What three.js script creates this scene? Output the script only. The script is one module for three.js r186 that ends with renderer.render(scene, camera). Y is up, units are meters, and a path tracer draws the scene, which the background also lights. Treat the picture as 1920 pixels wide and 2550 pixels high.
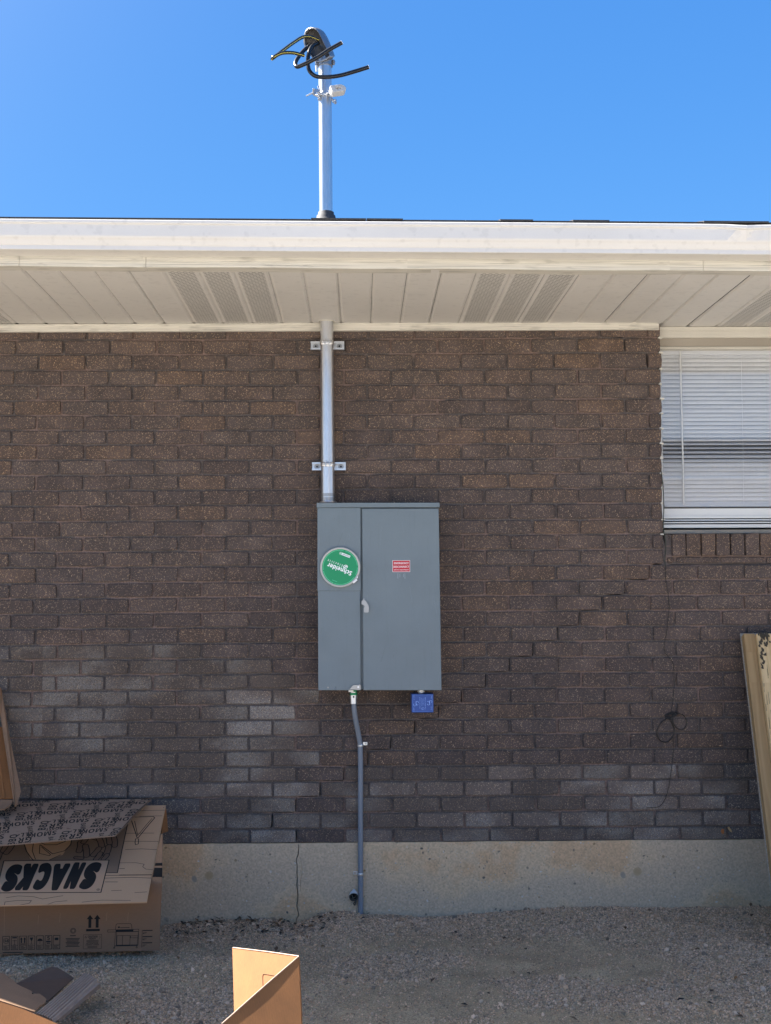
import * as THREE from 'three';
import { mergeGeometries } from 'three/addons/utils/BufferGeometryUtils.js';
import { RoundedBoxGeometry } from 'three/addons/geometries/RoundedBoxGeometry.js';

// ------------------------------------------------------------------ camera, sky, sun, exposure
const CAM = { f: 3264, yaw: 0.019567, pitch: 0.067916, roll: -0.005222, x: -0.18354, y: 1.3656, z: 5.90364 };
const EXPOSURE = 5.6;
const smooth = (a, b, x) => { const t = Math.min(1, Math.max(0, (x - a) / (b - a))); return t * t * (3 - 2 * t); };
const scene = new THREE.Scene();
const camera = new THREE.PerspectiveCamera(2 * Math.atan(1275 / CAM.f) * 180 / Math.PI, 1920 / 2550, 0.05, 400);
camera.position.set(CAM.x, CAM.y, CAM.z);
camera.rotation.set(CAM.pitch, -CAM.yaw, CAM.roll, 'YXZ');
scene.add(camera);

const SUN = new THREE.Vector3(-0.644, 0.719, -0.260).normalize();
const sun = new THREE.DirectionalLight(new THREE.Color().setRGB(1, 0.955, 0.89), 5);
sun.position.copy(SUN).multiplyScalar(40);
sun.castShadow = true;
sun.shadow.mapSize.set(4096, 4096);
Object.assign(sun.shadow.camera, { left: -12, right: 12, top: 12, bottom: -12, near: 1, far: 90 });
scene.add(sun);
scene.add(sun.target);

{ // clear blue sky: paler low down, deeper overhead, a soft glow round the sun
  const W = 512, H = 256, d = new Float32Array(W * H * 4), v = new THREE.Vector3();
  for (let j = 0; j < H; j++) for (let i = 0; i < W; i++) {
    const el = ((j + 0.5) / H - 0.5) * Math.PI, az = ((i + 0.5) / W - 0.5) * 2 * Math.PI;
    v.set(Math.cos(el) * Math.cos(az), Math.sin(el), Math.cos(el) * Math.sin(az));
    const s = Math.max(0, Math.sin(el)), k = (j * W + i) * 4;
    const t = Math.pow(1 - s, 3.2), up = smooth(0.42, 1, s), high = 1 / EXPOSURE, haze = 0.5 * Math.pow(1 - s, 12) / EXPOSURE;
    const c = Math.max(0, v.dot(SUN)), glow = (2.0 * Math.pow(c, 8) + 2.5 * Math.pow(c, 40)) / EXPOSURE;
    const base = [(0.064 + 0.172 * t) * high * (1 + 0.9 * up) + haze, (0.268 + 0.41 * t) * high * (1 - 0.02 * up) + haze * 0.9, (0.80 + 0.50 * t) * high * (1 - 0.28 * up) + haze * 0.5];
    if (el < 0) { base[0] = 0.10; base[1] = 0.095; base[2] = 0.085; }
    d[k] = base[0] + glow; d[k + 1] = base[1] + glow; d[k + 2] = base[2] + glow; d[k + 3] = 1;
  }
  const sky = new THREE.DataTexture(d, W, H, THREE.RGBAFormat, THREE.FloatType);
  sky.mapping = THREE.EquirectangularReflectionMapping; sky.magFilter = sky.minFilter = THREE.LinearFilter; sky.needsUpdate = true;
  scene.background = sky; scene.environment = sky;
}
const renderer = new THREE.WebGLRenderer({ antialias: true });
renderer.toneMapping = THREE.LinearToneMapping;
renderer.toneMappingExposure = EXPOSURE;
renderer.shadowMap.enabled = true;

// ------------------------------------------------------------------ helpers
let seed = 20240611;
const rnd = () => { seed = (seed + 0x6D2B79F5) | 0; let t = Math.imul(seed ^ (seed >>> 15), 1 | seed); t = (t + Math.imul(t ^ (t >>> 7), 61 | t)) ^ t; return ((t ^ (t >>> 14)) >>> 0) / 4294967296; };
const rr = (a, b) => a + (b - a) * rnd();
const lerp = (a, b, t) => a + (b - a) * t, clamp = (x, a, b) => Math.min(b, Math.max(a, x));
const V = (x, y, z) => new THREE.Vector3(x, y, z);
function hash(x, y, p) { if (p) { x = ((x % p) + p) % p; y = ((y % p) + p) % p; } let h = Math.imul(x, 374761393) + Math.imul(y, 668265263); h = Math.imul(h ^ (h >>> 13), 1274126177); return ((h ^ (h >>> 16)) >>> 0) / 4294967296; }
function noise(x, y, p) {
  const xi = Math.floor(x), yi = Math.floor(y), u = x - xi, v = y - yi, a = u * u * (3 - 2 * u), b = v * v * (3 - 2 * v);
  return lerp(lerp(hash(xi, yi, p), hash(xi + 1, yi, p), a), lerp(hash(xi, yi + 1, p), hash(xi + 1, yi + 1, p), a), b);
}
function fbm(x, y, o = 4, p = 0) { let s = 0, a = 0.5, n = 0; for (let i = 0; i < o; i++) { s += a * noise(x + i * 17.3 * (p ? 0 : 1), y, p); n += a; a *= 0.5; x *= 2; y *= 2; p *= 2; } return s / n; }

// a pixel of the photograph gives a ray; its distance comes from the plane it meets
function ray(sx, sy) { return V((sx - 960) / CAM.f, -(sy - 1275) / CAM.f, -1).applyEuler(camera.rotation); }
function at(sx, sy, z) { const r = ray(sx, sy), t = (z - CAM.z) / r.z; return V(CAM.x + t * r.x, CAM.y + t * r.y, z); }
function onY(sx, sy, y) { const r = ray(sx, sy), t = (y - CAM.y) / r.y; return V(CAM.x + t * r.x, y, CAM.z + t * r.z); }
function onPlane(sx, sy, p, n) { const r = ray(sx, sy), o = V(CAM.x, CAM.y, CAM.z), t = p.clone().sub(o).dot(n) / r.dot(n); return o.addScaledVector(r, t); }

const taken = {};
function numbered(name) { const n = taken[name] = (taken[name] ?? -1) + 1; return n ? name + '_' + String(n).padStart(3, '0') : name; }
function mesh(name, geo, mat, parent) { const m = new THREE.Mesh(geo, mat); m.name = parent ? name : numbered(name); m.castShadow = m.receiveShadow = true; (parent || scene).add(m); return m; }
function thing(name, label, category, pos = [0, 0, 0], group) {
  const g = new THREE.Group(); g.name = numbered(name); g.position.set(...pos); g.userData = { label, category }; if (group) g.userData.group = group; scene.add(g); return g;
}
function tag(o, label, category, group) { o.userData.label = label; o.userData.category = category; if (group) o.userData.group = group; return o; }
function part(name, parent) { const g = new THREE.Group(); g.name = name; parent.add(g); return g; }
// geometry in world coordinates -> coordinates of its thing
const local = (geo, p) => geo.translate(-p.position.x, -p.position.y, -p.position.z);
const box = (w, h, d, x, y, z) => new THREE.BoxGeometry(w, h, d).translate(x, y, z);
function rbox(w, h, d, r, x = 0, y = 0, z = 0, s = 2) { return new RoundedBoxGeometry(w, h, d, s, r).translate(x, y, z); }
const box2 = (a, b) => box(b[0] - a[0], b[1] - a[1], b[2] - a[2], (a[0] + b[0]) / 2, (a[1] + b[1]) / 2, (a[2] + b[2]) / 2);
function cyl(a, b, r0, r1 = r0, seg = 24, open = false) {
  const d = b.clone().sub(a), g = new THREE.CylinderGeometry(r1, r0, d.length(), seg, 1, open);
  g.applyQuaternion(new THREE.Quaternion().setFromUnitVectors(V(0, 1, 0), d.clone().normalize()));
  return g.translate((a.x + b.x) / 2, (a.y + b.y) / 2, (a.z + b.z) / 2);
}
function tube(pts, r, n = 80, seg = 12) { return new THREE.TubeGeometry(new THREE.CatmullRomCurve3(pts, false, 'centripetal'), n, r, seg, false); }
const join = (list) => mergeGeometries(list.map(g => { const q = g.index ? g.toNonIndexed() : g; for (const k of Object.keys(q.attributes)) if (!['position', 'normal', 'uv'].includes(k)) q.deleteAttribute(k); return q; }));
function raw(pos, uv, idx) {
  const g = new THREE.BufferGeometry(); g.setAttribute('position', new THREE.Float32BufferAttribute(pos, 3)); g.setAttribute('uv', new THREE.Float32BufferAttribute(uv, 2));
  if (idx) g.setIndex(idx); g.computeVertexNormals(); return g;
}
// flat polygon with thickness: points run counter-clockwise seen from its front; front uv = bilinear of the quad's corners, or metres
function sheet(P, t = 0.004, unit = false, bow = 0) {
  const n = V(0, 0, 0); for (let i = 0; i < P.length; i++) { const a = P[i], b = P[(i + 1) % P.length]; n.add(V((a.y - b.y) * (a.z + b.z), (a.z - b.z) * (a.x + b.x), (a.x - b.x) * (a.y + b.y))); } n.normalize();
  const ex = P[1].clone().sub(P[0]).normalize(), ey = n.clone().cross(ex);
  const flat = P.map(p => { const q = p.clone().sub(P[0]); return new THREE.Vector2(q.dot(ex), q.dot(ey)); });
  const tri = THREE.ShapeUtils.triangulateShape(flat, []), pos = [], uv = [];
  const put = (p, u, w) => { pos.push(p.x, p.y, p.z); uv.push(u, w); };
  const B = P.map(p => p.clone().addScaledVector(n, -t));
  if (unit) { // P = bottom-left, bottom-right, top-right, top-left ; grid of 12 x 8 so the print lies straight
    const N = 14, M = 8, q = (u, w, off) => { const a = P[0].clone().lerp(P[1], u), b = P[3].clone().lerp(P[2], u); return a.lerp(b, w).addScaledVector(n, off + bow * Math.sin(Math.PI * w) * (0.6 + 0.4 * Math.sin(3 * u))); };
    for (let i = 0; i < N; i++) for (let j = 0; j < M; j++) {
      const c = [[i, j], [i + 1, j], [i + 1, j + 1], [i, j], [i + 1, j + 1], [i, j + 1]];
      for (const [a, b] of c) put(q(a / N, b / M, 0), a / N, b / M);
      for (const [a, b] of c.reverse()) put(q(a / N, b / M, -t), 0.004, 0.004);
    }
  } else for (const f of tri) {
    for (const i of f) put(P[i], flat[i].x, flat[i].y);
    for (const i of [...f].reverse()) put(B[i], flat[i].x, flat[i].y);
  }
  for (let i = 0; i < P.length; i++) { const j = (i + 1) % P.length; for (const p of [P[i], B[i], B[j], P[i], B[j], P[j]]) put(p, 0.004, 0.004); }
  return raw(pos, uv);
}
function extrudeX(profile, x0, x1, n, yAt) { // closed profile of [z, y], swept along x
  const pos = [], uv = [], m = profile.length; let L = [0];
  for (let i = 1; i <= m; i++) { const a = profile[i - 1], b = profile[i % m]; L.push(L[i - 1] + Math.hypot(a[0] - b[0], a[1] - b[1])); }
  const P = (i, k) => { const x = lerp(x0, x1, k / n), q = profile[i % m]; const d = yAt ? yAt(x, q, i % m) : [0, 0]; return [x, q[1] + d[1], q[0] + d[0]]; };
  for (let k = 0; k < n; k++) for (let i = 0; i < m; i++) {
    const a = P(i, k), b = P(i + 1, k), c = P(i + 1, k + 1), d = P(i, k + 1);
    for (const [p, l] of [[a, L[i]], [b, L[i + 1]], [c, L[i + 1]], [a, L[i]], [c, L[i + 1]], [d, L[i]]]) { pos.push(...p); uv.push(p[0], l); }
  }
  const tri = THREE.ShapeUtils.triangulateShape(profile.map(p => new THREE.Vector2(p[0], p[1])), []);
  for (const f of tri) { for (const i of f) { pos.push(...P(i, 0)); uv.push(0, 0); } for (const i of [...f].reverse()) { pos.push(...P(i, n)); uv.push(0, 0); } }
  return raw(pos, uv);
}

// ------------------------------------------------------------------ textures and materials
function tex(w, h, fn, srgb = true, rep = [1, 1]) {
  const d = new Uint8Array(w * h * 4);
  for (let j = 0; j < h; j++) for (let i = 0; i < w; i++) { const c = fn(i, j), k = (j * w + i) * 4; d[k] = c[0]; d[k + 1] = c[1]; d[k + 2] = c[2]; d[k + 3] = 255; }
  return wrapTex(d, w, h, srgb, rep);
}
function wrapTex(d, w, h, srgb, rep) {
  const t = new THREE.DataTexture(d, w, h); t.wrapS = t.wrapT = THREE.RepeatWrapping; t.magFilter = THREE.LinearFilter; t.minFilter = THREE.LinearMipmapLinearFilter; t.generateMipmaps = true;
  if (srgb) t.colorSpace = THREE.SRGBColorSpace; t.repeat.set(...rep); t.needsUpdate = true; return t;
}
// grains scattered over a base colour; returns colour and height maps
function grainTex(N, base, grains, metres, bloom = 0) {
  const c = new Float32Array(N * N * 3), h = new Float32Array(N * N).fill(0.5);
  for (let j = 0; j < N; j++) for (let i = 0; i < N; i++) {
    const k = (j * N + i) * 3, a = fbm(i / N * 8, j / N * 8, 5, 8), f = noise(i / 3, j / 3, Math.floor(N / 3)), b = base(a, f);
    let m = 0; if (bloom) m = clamp((fbm(i / N * 9, j / N * 13, 6, 0) - (0.62 - bloom * 0.42)) * 3.0, 0, 0.8) * clamp(1.5 * noise(i / 2.5 + 9, j / 2.5, 0) + 0.7 * f - 0.35, 0, 1);
    for (let q = 0; q < 3; q++) c[k + q] = lerp(b[q], [142, 137, 130][q], m);
    h[j * N + i] = 0.42 + 0.22 * (a - 0.5) + 0.10 * f;
  }
  for (const [n, r0, r1, cols, up] of grains) for (let g = 0; g < n; g++) {
    const x = rnd() * N, y = rnd() * N, r = rr(r0, r1) * N / metres, e = rr(0.55, 1), th = rr(0, 3.14), col = cols[Math.floor(rnd() * cols.length)], R = Math.ceil(r), mix = rr(0.55, 1) * (bloom && up > 0 ? 0.8 : 1);
    for (let dj = -R; dj <= R; dj++) for (let di = -R; di <= R; di++) {
      const u = (di * Math.cos(th) + dj * Math.sin(th)) / r, w = (-di * Math.sin(th) + dj * Math.cos(th)) / (r * e), q = u * u + w * w; if (q > 1) continue;
      const k = (((Math.floor(y + dj) % N) + N) % N) * N + (((Math.floor(x + di) % N) + N) % N), m = mix * (1 - q * q * 0.5);
      for (let s = 0; s < 3; s++) c[k * 3 + s] = lerp(c[k * 3 + s], col[s], m); h[k] = clamp(h[k] + up * (1 - q), 0, 1);
    }
  }
  const cd = new Uint8Array(N * N * 4), hd = new Uint8Array(N * N * 4);
  for (let k = 0; k < N * N; k++) { for (let s = 0; s < 3; s++) { cd[k * 4 + s] = clamp(c[k * 3 + s], 0, 255); hd[k * 4 + s] = clamp(h[k] * 255, 0, 255); } cd[k * 4 + 3] = hd[k * 4 + 3] = 255; }
  return [wrapTex(cd, N, N, true, [1 / metres, 1 / metres]), wrapTex(hd, N, N, false, [1 / metres, 1 / metres])];
}
const std = (o) => { const { rgb, ...p } = o; const m = new THREE.MeshStandardMaterial({ roughness: 0.8, ...p }); if (rgb) m.color.setRGB(...rgb); return m; };
const phys = (o) => { const { rgb, ...p } = o; const m = new THREE.MeshPhysicalMaterial({ roughness: 0.5, ...p }); if (rgb) m.color.setRGB(...rgb); return m; };

const brickGrains = [[9000, 0.0006, 0.0013, [[62, 44, 36], [78, 60, 52]], -0.22], [6800, 0.0010, 0.0020, [[178, 150, 118], [160, 132, 104], [190, 168, 140], [150, 120, 96]], 0.25], [1300, 0.0016, 0.0026, [[196, 172, 140], [176, 146, 112]], 0.3]];
const [brickMap, brickBump] = grainTex(1024, (a, f) => { const s = 0.80 + 0.34 * a + 0.12 * (f - 0.5); return [93 * s, 81 * s, 76 * s]; }, brickGrains, 0.6);
const [bloomMap, bloomBump] = grainTex(2048, (a, f) => { const s = 0.80 + 0.34 * a + 0.12 * (f - 0.5); return [98 * s, 87 * s, 80 * s]; }, brickGrains.map(g => [Math.round(g[0] * 7), ...g.slice(1)]), 1.6, 0.46);
const [mortarMap, mortarBump] = grainTex(1024, (a, f) => { const s = 0.8 + 0.3 * f, p = smooth(0.46, 0.6, a); return [lerp(108, 142, p) * s, lerp(99, 120, p) * s, lerp(95, 110, p) * s]; }, [[6000, 0.001, 0.003, [[84, 74, 70], [150, 130, 118], [120, 110, 106]], 0.1]], 1.2);
const tints = [[1, 1, 1], [1.03, 1.0, 0.98], [0.97, 0.98, 0.99], [0.92, 0.91, 0.92], [1.05, 1.03, 1.02], [0.98, 0.95, 0.94], [1.03, 0.99, 0.96], [0.85, 0.84, 0.86], [1.12, 1.03, 0.93], [0.95, 0.96, 0.99]];
const brickMats = tints.map(t => std({ map: brickMap, bumpMap: brickBump, bumpScale: 0.0022, roughness: 0.92, rgb: t.map(v => v * 0.92) }));
const bloomMats = [[0.95, 0.94, 0.93], [1.24, 1.25, 1.26], [0.86, 0.85, 0.84], [1.30, 1.31, 1.32]].map(t => std({ map: bloomMap, bumpMap: bloomBump, bumpScale: 0.0020, roughness: 0.94, rgb: t }));
const mergedBrick = std({ map: brickMap, bumpMap: brickBump, bumpScale: 0.0022, roughness: 0.92, vertexColors: true });
const M = {};
M.mortar = std({ rgb: [0.90, 0.90, 0.90], map: mortarMap, bumpMap: mortarBump, bumpScale: 0.004, roughness: 0.96 });
{
  const [m, b] = grainTex(1024, (a, f) => { const s = 0.88 + 0.14 * f, q = smooth(0.44, 0.58, a), r = smooth(0.60, 0.70, a); return [lerp(lerp(210, 220, q), 218, r) * s, lerp(lerp(186, 192, q), 182, r) * s, lerp(lerp(156, 156, q), 142, r) * s]; },
    [[9000, 0.001, 0.0035, [[150, 140, 124], [214, 200, 176], [166, 148, 120], [186, 180, 172]], 0.05], [420, 0.002, 0.007, [[104, 96, 86], [124, 114, 100], [220, 214, 204], [150, 124, 90]], -0.3], [26, 0.008, 0.02, [[150, 142, 130], [176, 150, 112]], -0.05]], 1.9);
  M.concrete = std({ map: m, bumpMap: b, bumpScale: 0.006, roughness: 0.93 });
}
const metalNoise = tex(256, 256, (i, j) => { const v = 150 + 90 * (fbm(i / 16, j / 16, 4, 16) - 0.5) + 30 * (hash(i >> 2, j >> 2, 64) - 0.5); return [v, v, v]; }, false, [8, 8]);
const galvMap = tex(256, 256, (i, j) => { const a = fbm(i / 12, j / 30, 4, 0), s = hash(Math.floor(i / 7 + 3 * noise(i / 9, j / 9)), Math.floor(j / 7 + 3 * noise(j / 9, i / 9 + 50))); const v = 206 + 26 * (a - 0.5) + 12 * (s - 0.5); return [v, v + 2, v + 5]; }, true, [6, 6]);
M.galv = std({ map: galvMap, metalness: 0.95, roughness: 0.33 });
M.zinc = std({ map: galvMap, metalness: 0.95, roughness: 0.34 });
M.steel = std({ rgb: [0.36, 0.36, 0.36], metalness: 0.85, roughness: 0.38 });
M.cast = std({ rgb: [0.30, 0.31, 0.33], metalness: 0.9, roughness: 0.36 });
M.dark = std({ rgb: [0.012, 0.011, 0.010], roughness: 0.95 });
const scuffs = []; for (let i = 0; i < 60; i++) scuffs.push([rnd() * 512, rnd() * 512, rr(3, 26), rr(-0.3, 0.3) + 1.5, rr(-16, 14)]);
const paintNoise = tex(512, 512, (i, j) => { const a = fbm(i / 64, j / 64, 5, 8), st = fbm(i / 4, j / 64, 4, 0); let v = 236 + 16 * (a - 0.5) - 4 * smooth(0.62, 0.8, st) + 5 * (hash(i, j) - 0.5); for (const s of scuffs) { const dx = i - s[0], dy = j - s[1]; if (Math.abs(dx) > 28 || Math.abs(dy) > 28) continue; const u = dx * Math.cos(s[3]) + dy * Math.sin(s[3]), w = -dx * Math.sin(s[3]) + dy * Math.cos(s[3]); if (Math.abs(u) < s[2] && Math.abs(w) < 0.8) v += s[4]; } return [v, v, v]; }, true, [1.2, 1.2]);
const paintBump = tex(256, 256, (i, j) => { const v = 128 + 160 * (fbm(i / 128, j / 128, 2, 2) - 0.5) + 30 * (fbm(i / 8, j / 8, 3, 32) - 0.5); return [v, v, v]; }, false, [4, 4]);
M.cabinet = phys({ map: paintNoise, rgb: [0.205, 0.255, 0.280], roughness: 0.42, metalness: 0.0, bumpMap: paintBump, bumpScale: 0.0012 });
const dirtyWhite = tex(512, 512, (i, j) => { const a = fbm(i / 64, j / 64, 6, 8), b = fbm(i / 8, j / 8, 3, 64), v = 1 - 0.045 * (a - 0.5) - 0.03 * smooth(0.62, 0.8, b) - 0.012 * hash(i, j); return [240 * v, 236 * v, 229 * v]; }, true, [0.7, 0.7]);
M.gutter = phys({ map: dirtyWhite, rgb: [0.80, 0.80, 0.80], roughness: 0.30, bumpMap: paintBump, bumpScale: 0.0008 });
M.soffit = std({ map: dirtyWhite, rgb: [0.80, 0.80, 0.80], roughness: 0.55 });
M.fascia = std({ map: tex(512, 256, (i, j) => { const a = fbm(i / 90, j / 3, 4), b = fbm(i / 40, j / 40, 4), v = 1 - 0.16 * smooth(0.5, 0.8, a) - 0.10 * smooth(0.55, 0.8, b); return [234 * v, 229 * v, 216 * v]; }, true, [1, 8]), rgb: [0.80, 0.80, 0.80], roughness: 0.6 });
M.trim = M.fascia;
{ // perforated vent strip: staggered slots cut through the sheet
  const N = 64, cell = tex(N, N, (i, j) => { const row = Math.floor(j / 32), u = (i + row * 32) % 64, w = j % 32; const open = u > 12 && u < 50 && w > 8 && w < 24; const v = open ? 0 : 255; return [v, v, v]; }, false, [1 / 0.024, 1 / 0.022]);
  M.vent = std({ map: dirtyWhite, rgb: [0.80, 0.80, 0.80], roughness: 0.6, alphaMap: cell, transparent: true, alphaTest: 0.5, side: THREE.DoubleSide });
}
M.shingle = std({ map: tex(256, 256, (i, j) => { const v = 34 + 46 * hash(i, j) + 20 * (fbm(i / 20, j / 20, 3) - 0.5); return [v, v, v * 1.04]; }, true, [3, 3]), roughness: 0.97 });
M.rubber = std({ rgb: [0.055, 0.055, 0.06], roughness: 0.75 });
M.cable = phys({ rgb: [0.007, 0.007, 0.008], roughness: 0.25 });
M.stripe = phys({ rgb: [0.62, 0.48, 0.05], roughness: 0.35 });
M.alu = std({ rgb: [0.80, 0.80, 0.80], metalness: 0.6, roughness: 0.45 });
M.porcelain = phys({ rgb: [0.62, 0.60, 0.56], roughness: 0.35 });
M.pvc = std({ map: paintNoise, rgb: [0.25, 0.28, 0.32], roughness: 0.5, bumpMap: metalNoise, bumpScale: 0.0005 });
M.blind = std({ map: paintNoise, rgb: [0.78, 0.80, 0.83], roughness: 0.5 });
M.vinyl = std({ map: dirtyWhite, rgb: [0.82, 0.86, 0.90], roughness: 0.45 });
M.glass = phys({ rgb: [1, 1, 1], transmission: 1, thickness: 0, roughness: 0.02, ior: 1.52 });
M.weathered = std({ map: tex(512, 128, (i, j) => { const a = fbm(i / 60, j / 3, 5), v = 150 + 70 * (a - 0.5) + 14 * hash(i, j); return [v, v * 0.95, v * 0.87]; }, true, [1.2, 6]), roughness: 0.85 });
M.inside = std({ rgb: [0.35, 0.33, 0.30], roughness: 0.95 });
M.green = std({ rgb: [0.01, 0.30, 0.12], roughness: 0.4 });
function woodTex(c0, c1, knots) {
  return tex(512, 512, (i, j) => {
    let x = i / 512 * 10, y = j / 512 * 3; for (const [kx, ky, kr] of knots) { const d = Math.hypot((i - kx) / 22, (j - ky) / 60); x += kr * Math.exp(-d * d * 2) * Math.sign(i - kx + 0.1) * 0.6; }
    const g = fbm(x * 3.2, y, 5), l = 0.5 + 0.5 * Math.sin((x * 5 + fbm(x, y, 3) * 5) * 2.2), p = clamp(0.55 * g + 0.3 * l + 0.1 * hash(i, j >> 3), 0, 1);
    let d = 0; for (const [kx, ky] of knots) d = Math.max(d, Math.exp(-(((i - kx) / 12) ** 2 + ((j - ky) / 20) ** 2)));
    return [0, 1, 2].map(k => lerp(lerp(c0[k], c1[k], p), [70, 46, 26][k], d));
  }, true, [2.2, 0.9]);
}
M.lumber = std({ map: woodTex([176, 148, 106], [136, 108, 72], [[120, 330, 1], [300, 90, 1], [420, 420, 1]]), roughness: 0.8 });
M.paleWood = std({ map: woodTex([222, 196, 150], [178, 146, 102], [[200, 200, 1], [90, 440, 1]]), roughness: 0.8 });
const cardNoise = (r, g, b) => tex(512, 512, (i, j) => { const a = fbm(i / 70, j / 70, 4), l = 0.008 * Math.sin(i / 512 * Math.PI * 2 * 64), f = hash(i >> 1, j >> 3), v = 0.92 + 0.14 * (a - 0.5) + l + 0.05 * (f - 0.5); return [r * v, g * v, b * v]; }, true, [2.2, 2.2]);
const cardBump = tex(512, 64, (i, j) => { const v = 128 + 70 * Math.sin(i / 512 * Math.PI * 2 * 64) + 20 * (hash(i, j) - 0.5); return [v, v, v]; }, false, [2.2, 2.2]);
M.card = std({ map: cardNoise(150, 99, 55), roughness: 0.85, bumpMap: cardBump, bumpScale: 0.00012 });
M.cardShade = std({ map: cardNoise(158, 124, 96), roughness: 0.85, bumpMap: cardBump, bumpScale: 0.00012 });  // paler copy of card for panels in shade, the light difference put in colour
M.brownSheet = std({ map: cardNoise(112, 92, 80), roughness: 0.6 });
M.ribbed = std({ map: cardNoise(196, 170, 150), roughness: 0.7 });
M.leaf = std({ rgb: [0.22, 0.09, 0.03], roughness: 0.9 });
function canvasTex(w, h, draw) { const c = document.createElement('canvas'); c.width = w; c.height = h; draw(c.getContext('2d'), w, h); const t = new THREE.CanvasTexture(c); t.colorSpace = THREE.SRGBColorSpace; return t; }

// ------------------------------------------------------------------ ground
const wallFoot = [[-400, 2320], [405, 2304], [520, 2294], [654, 2288], [740, 2298], [775, 2284], [810, 2270], [860, 2266], [905, 2274], [960, 2277], [1050, 2284], [1130, 2278], [1220, 2268], [1500, 2258], [1640, 2259], [1900, 2258], [2300, 2256]].map(p => { const q = at(p[0], p[1], 0.004); return [q.x, q.y]; });
function foot(x) { for (let i = 1; i < wallFoot.length; i++) if (x < wallFoot[i][0] || i === wallFoot.length - 1) { const a = wallFoot[i - 1], b = wallFoot[i]; return lerp(a[1], b[1], clamp((x - a[0]) / (b[0] - a[0]), 0, 1)); } }
const sandy = (x, z) => smooth(0.36, 0.52, fbm(x * 1.5 + 7.1, z * 2.3 + 2.2, 4)) * smooth(0.25, 0.6, z) * (0.45 + 0.55 * smooth(-0.9, 0.2, x));
function groundY(x, z) {
  const w = 1 - smooth(0.0, 0.55, z), far = smooth(1.8, 4, z);
  const lump = 0.046 * (fbm(x * 2.1 + 3, z * 2.6 + 9, 3) - 0.5) + 0.024 * (fbm(x * 7 + 1, z * 8, 3) - 0.5) + 0.006 * (fbm(x * 26, z * 26, 2) - 0.5);
  return lerp(-0.022, foot(clamp(x, -2.3, 2.3)), w) + lump * (0.45 + 0.55 * (1 - w)) * (1 - 0.5 * far);
}
{
  const line = (a, b, step, lo, hi) => { const l = []; for (let v = a; v <= b + 1e-6; v += step) l.push(v); let s = step * 1.6, v = a; const pre = []; while (v > lo) { v -= s; s *= 1.45; pre.unshift(Math.max(v, lo)); } s = step * 1.6; v = b; while (v < hi) { v += s; s *= 1.45; l.push(Math.min(v, hi)); } return [...pre, ...l]; };
  const X = line(-2.2, 2.0, 0.014, -120, 120), Z = line(-0.02, 2.2, 0.014, -60, 140), pos = [], uv = [], idx = [];
  for (const z of Z) for (const x of X) { const big = Math.max(0, Math.hypot(x, z - 1) - 3); pos.push(x, z < -0.1 ? -0.05 : groundY(x, z) + (big ? 0.05 * (fbm(x * 0.3, z * 0.3, 2) - 0.5) : 0), z); uv.push(x, -z); }
  for (let j = 0; j < Z.length - 1; j++) for (let i = 0; i < X.length - 1; i++) { const a = j * X.length + i, b = a + 1, c = a + X.length, d = c + 1; idx.push(a, c, b, b, c, d); }
  const [gm, gb] = grainTex(1024, (a, f) => { const s = 0.80 + 0.22 * f + 0.26 * (a - 0.5); return [206 * s, 201 * s, 194 * s]; },
    [[30000, 0.0012, 0.003, [[164, 160, 156], [216, 210, 202], [134, 130, 126], [186, 178, 168]], 0.25], [6000, 0.002, 0.0045, [[204, 198, 190], [150, 146, 140], [176, 168, 156]], 0.35]], 0.9);
  const geo = raw(pos, uv, idx), col = new Float32Array(pos.length); // tan dirt by the house, unseen yard tinted grey to keep its bounced light neutral
  for (let i = 0; i < pos.length; i += 3) { const k = smooth(1.9, 2.6, pos[i + 2]), b = 0.86 + 0.28 * fbm(pos[i] * 5 + 3, pos[i + 2] * 6, 4); col[i] = lerp(1.0, 0.67, k) * b; col[i + 1] = lerp(0.77, 0.66, k) * b; col[i + 2] = lerp(0.50, 0.64, k) * b; }
  geo.setAttribute('color', new THREE.BufferAttribute(col, 3));
  const g = mesh('ground', geo, std({ map: gm, bumpMap: gb, bumpScale: 0.006, roughness: 0.97, vertexColors: true }));
  g.userData.kind = 'structure';
}
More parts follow.
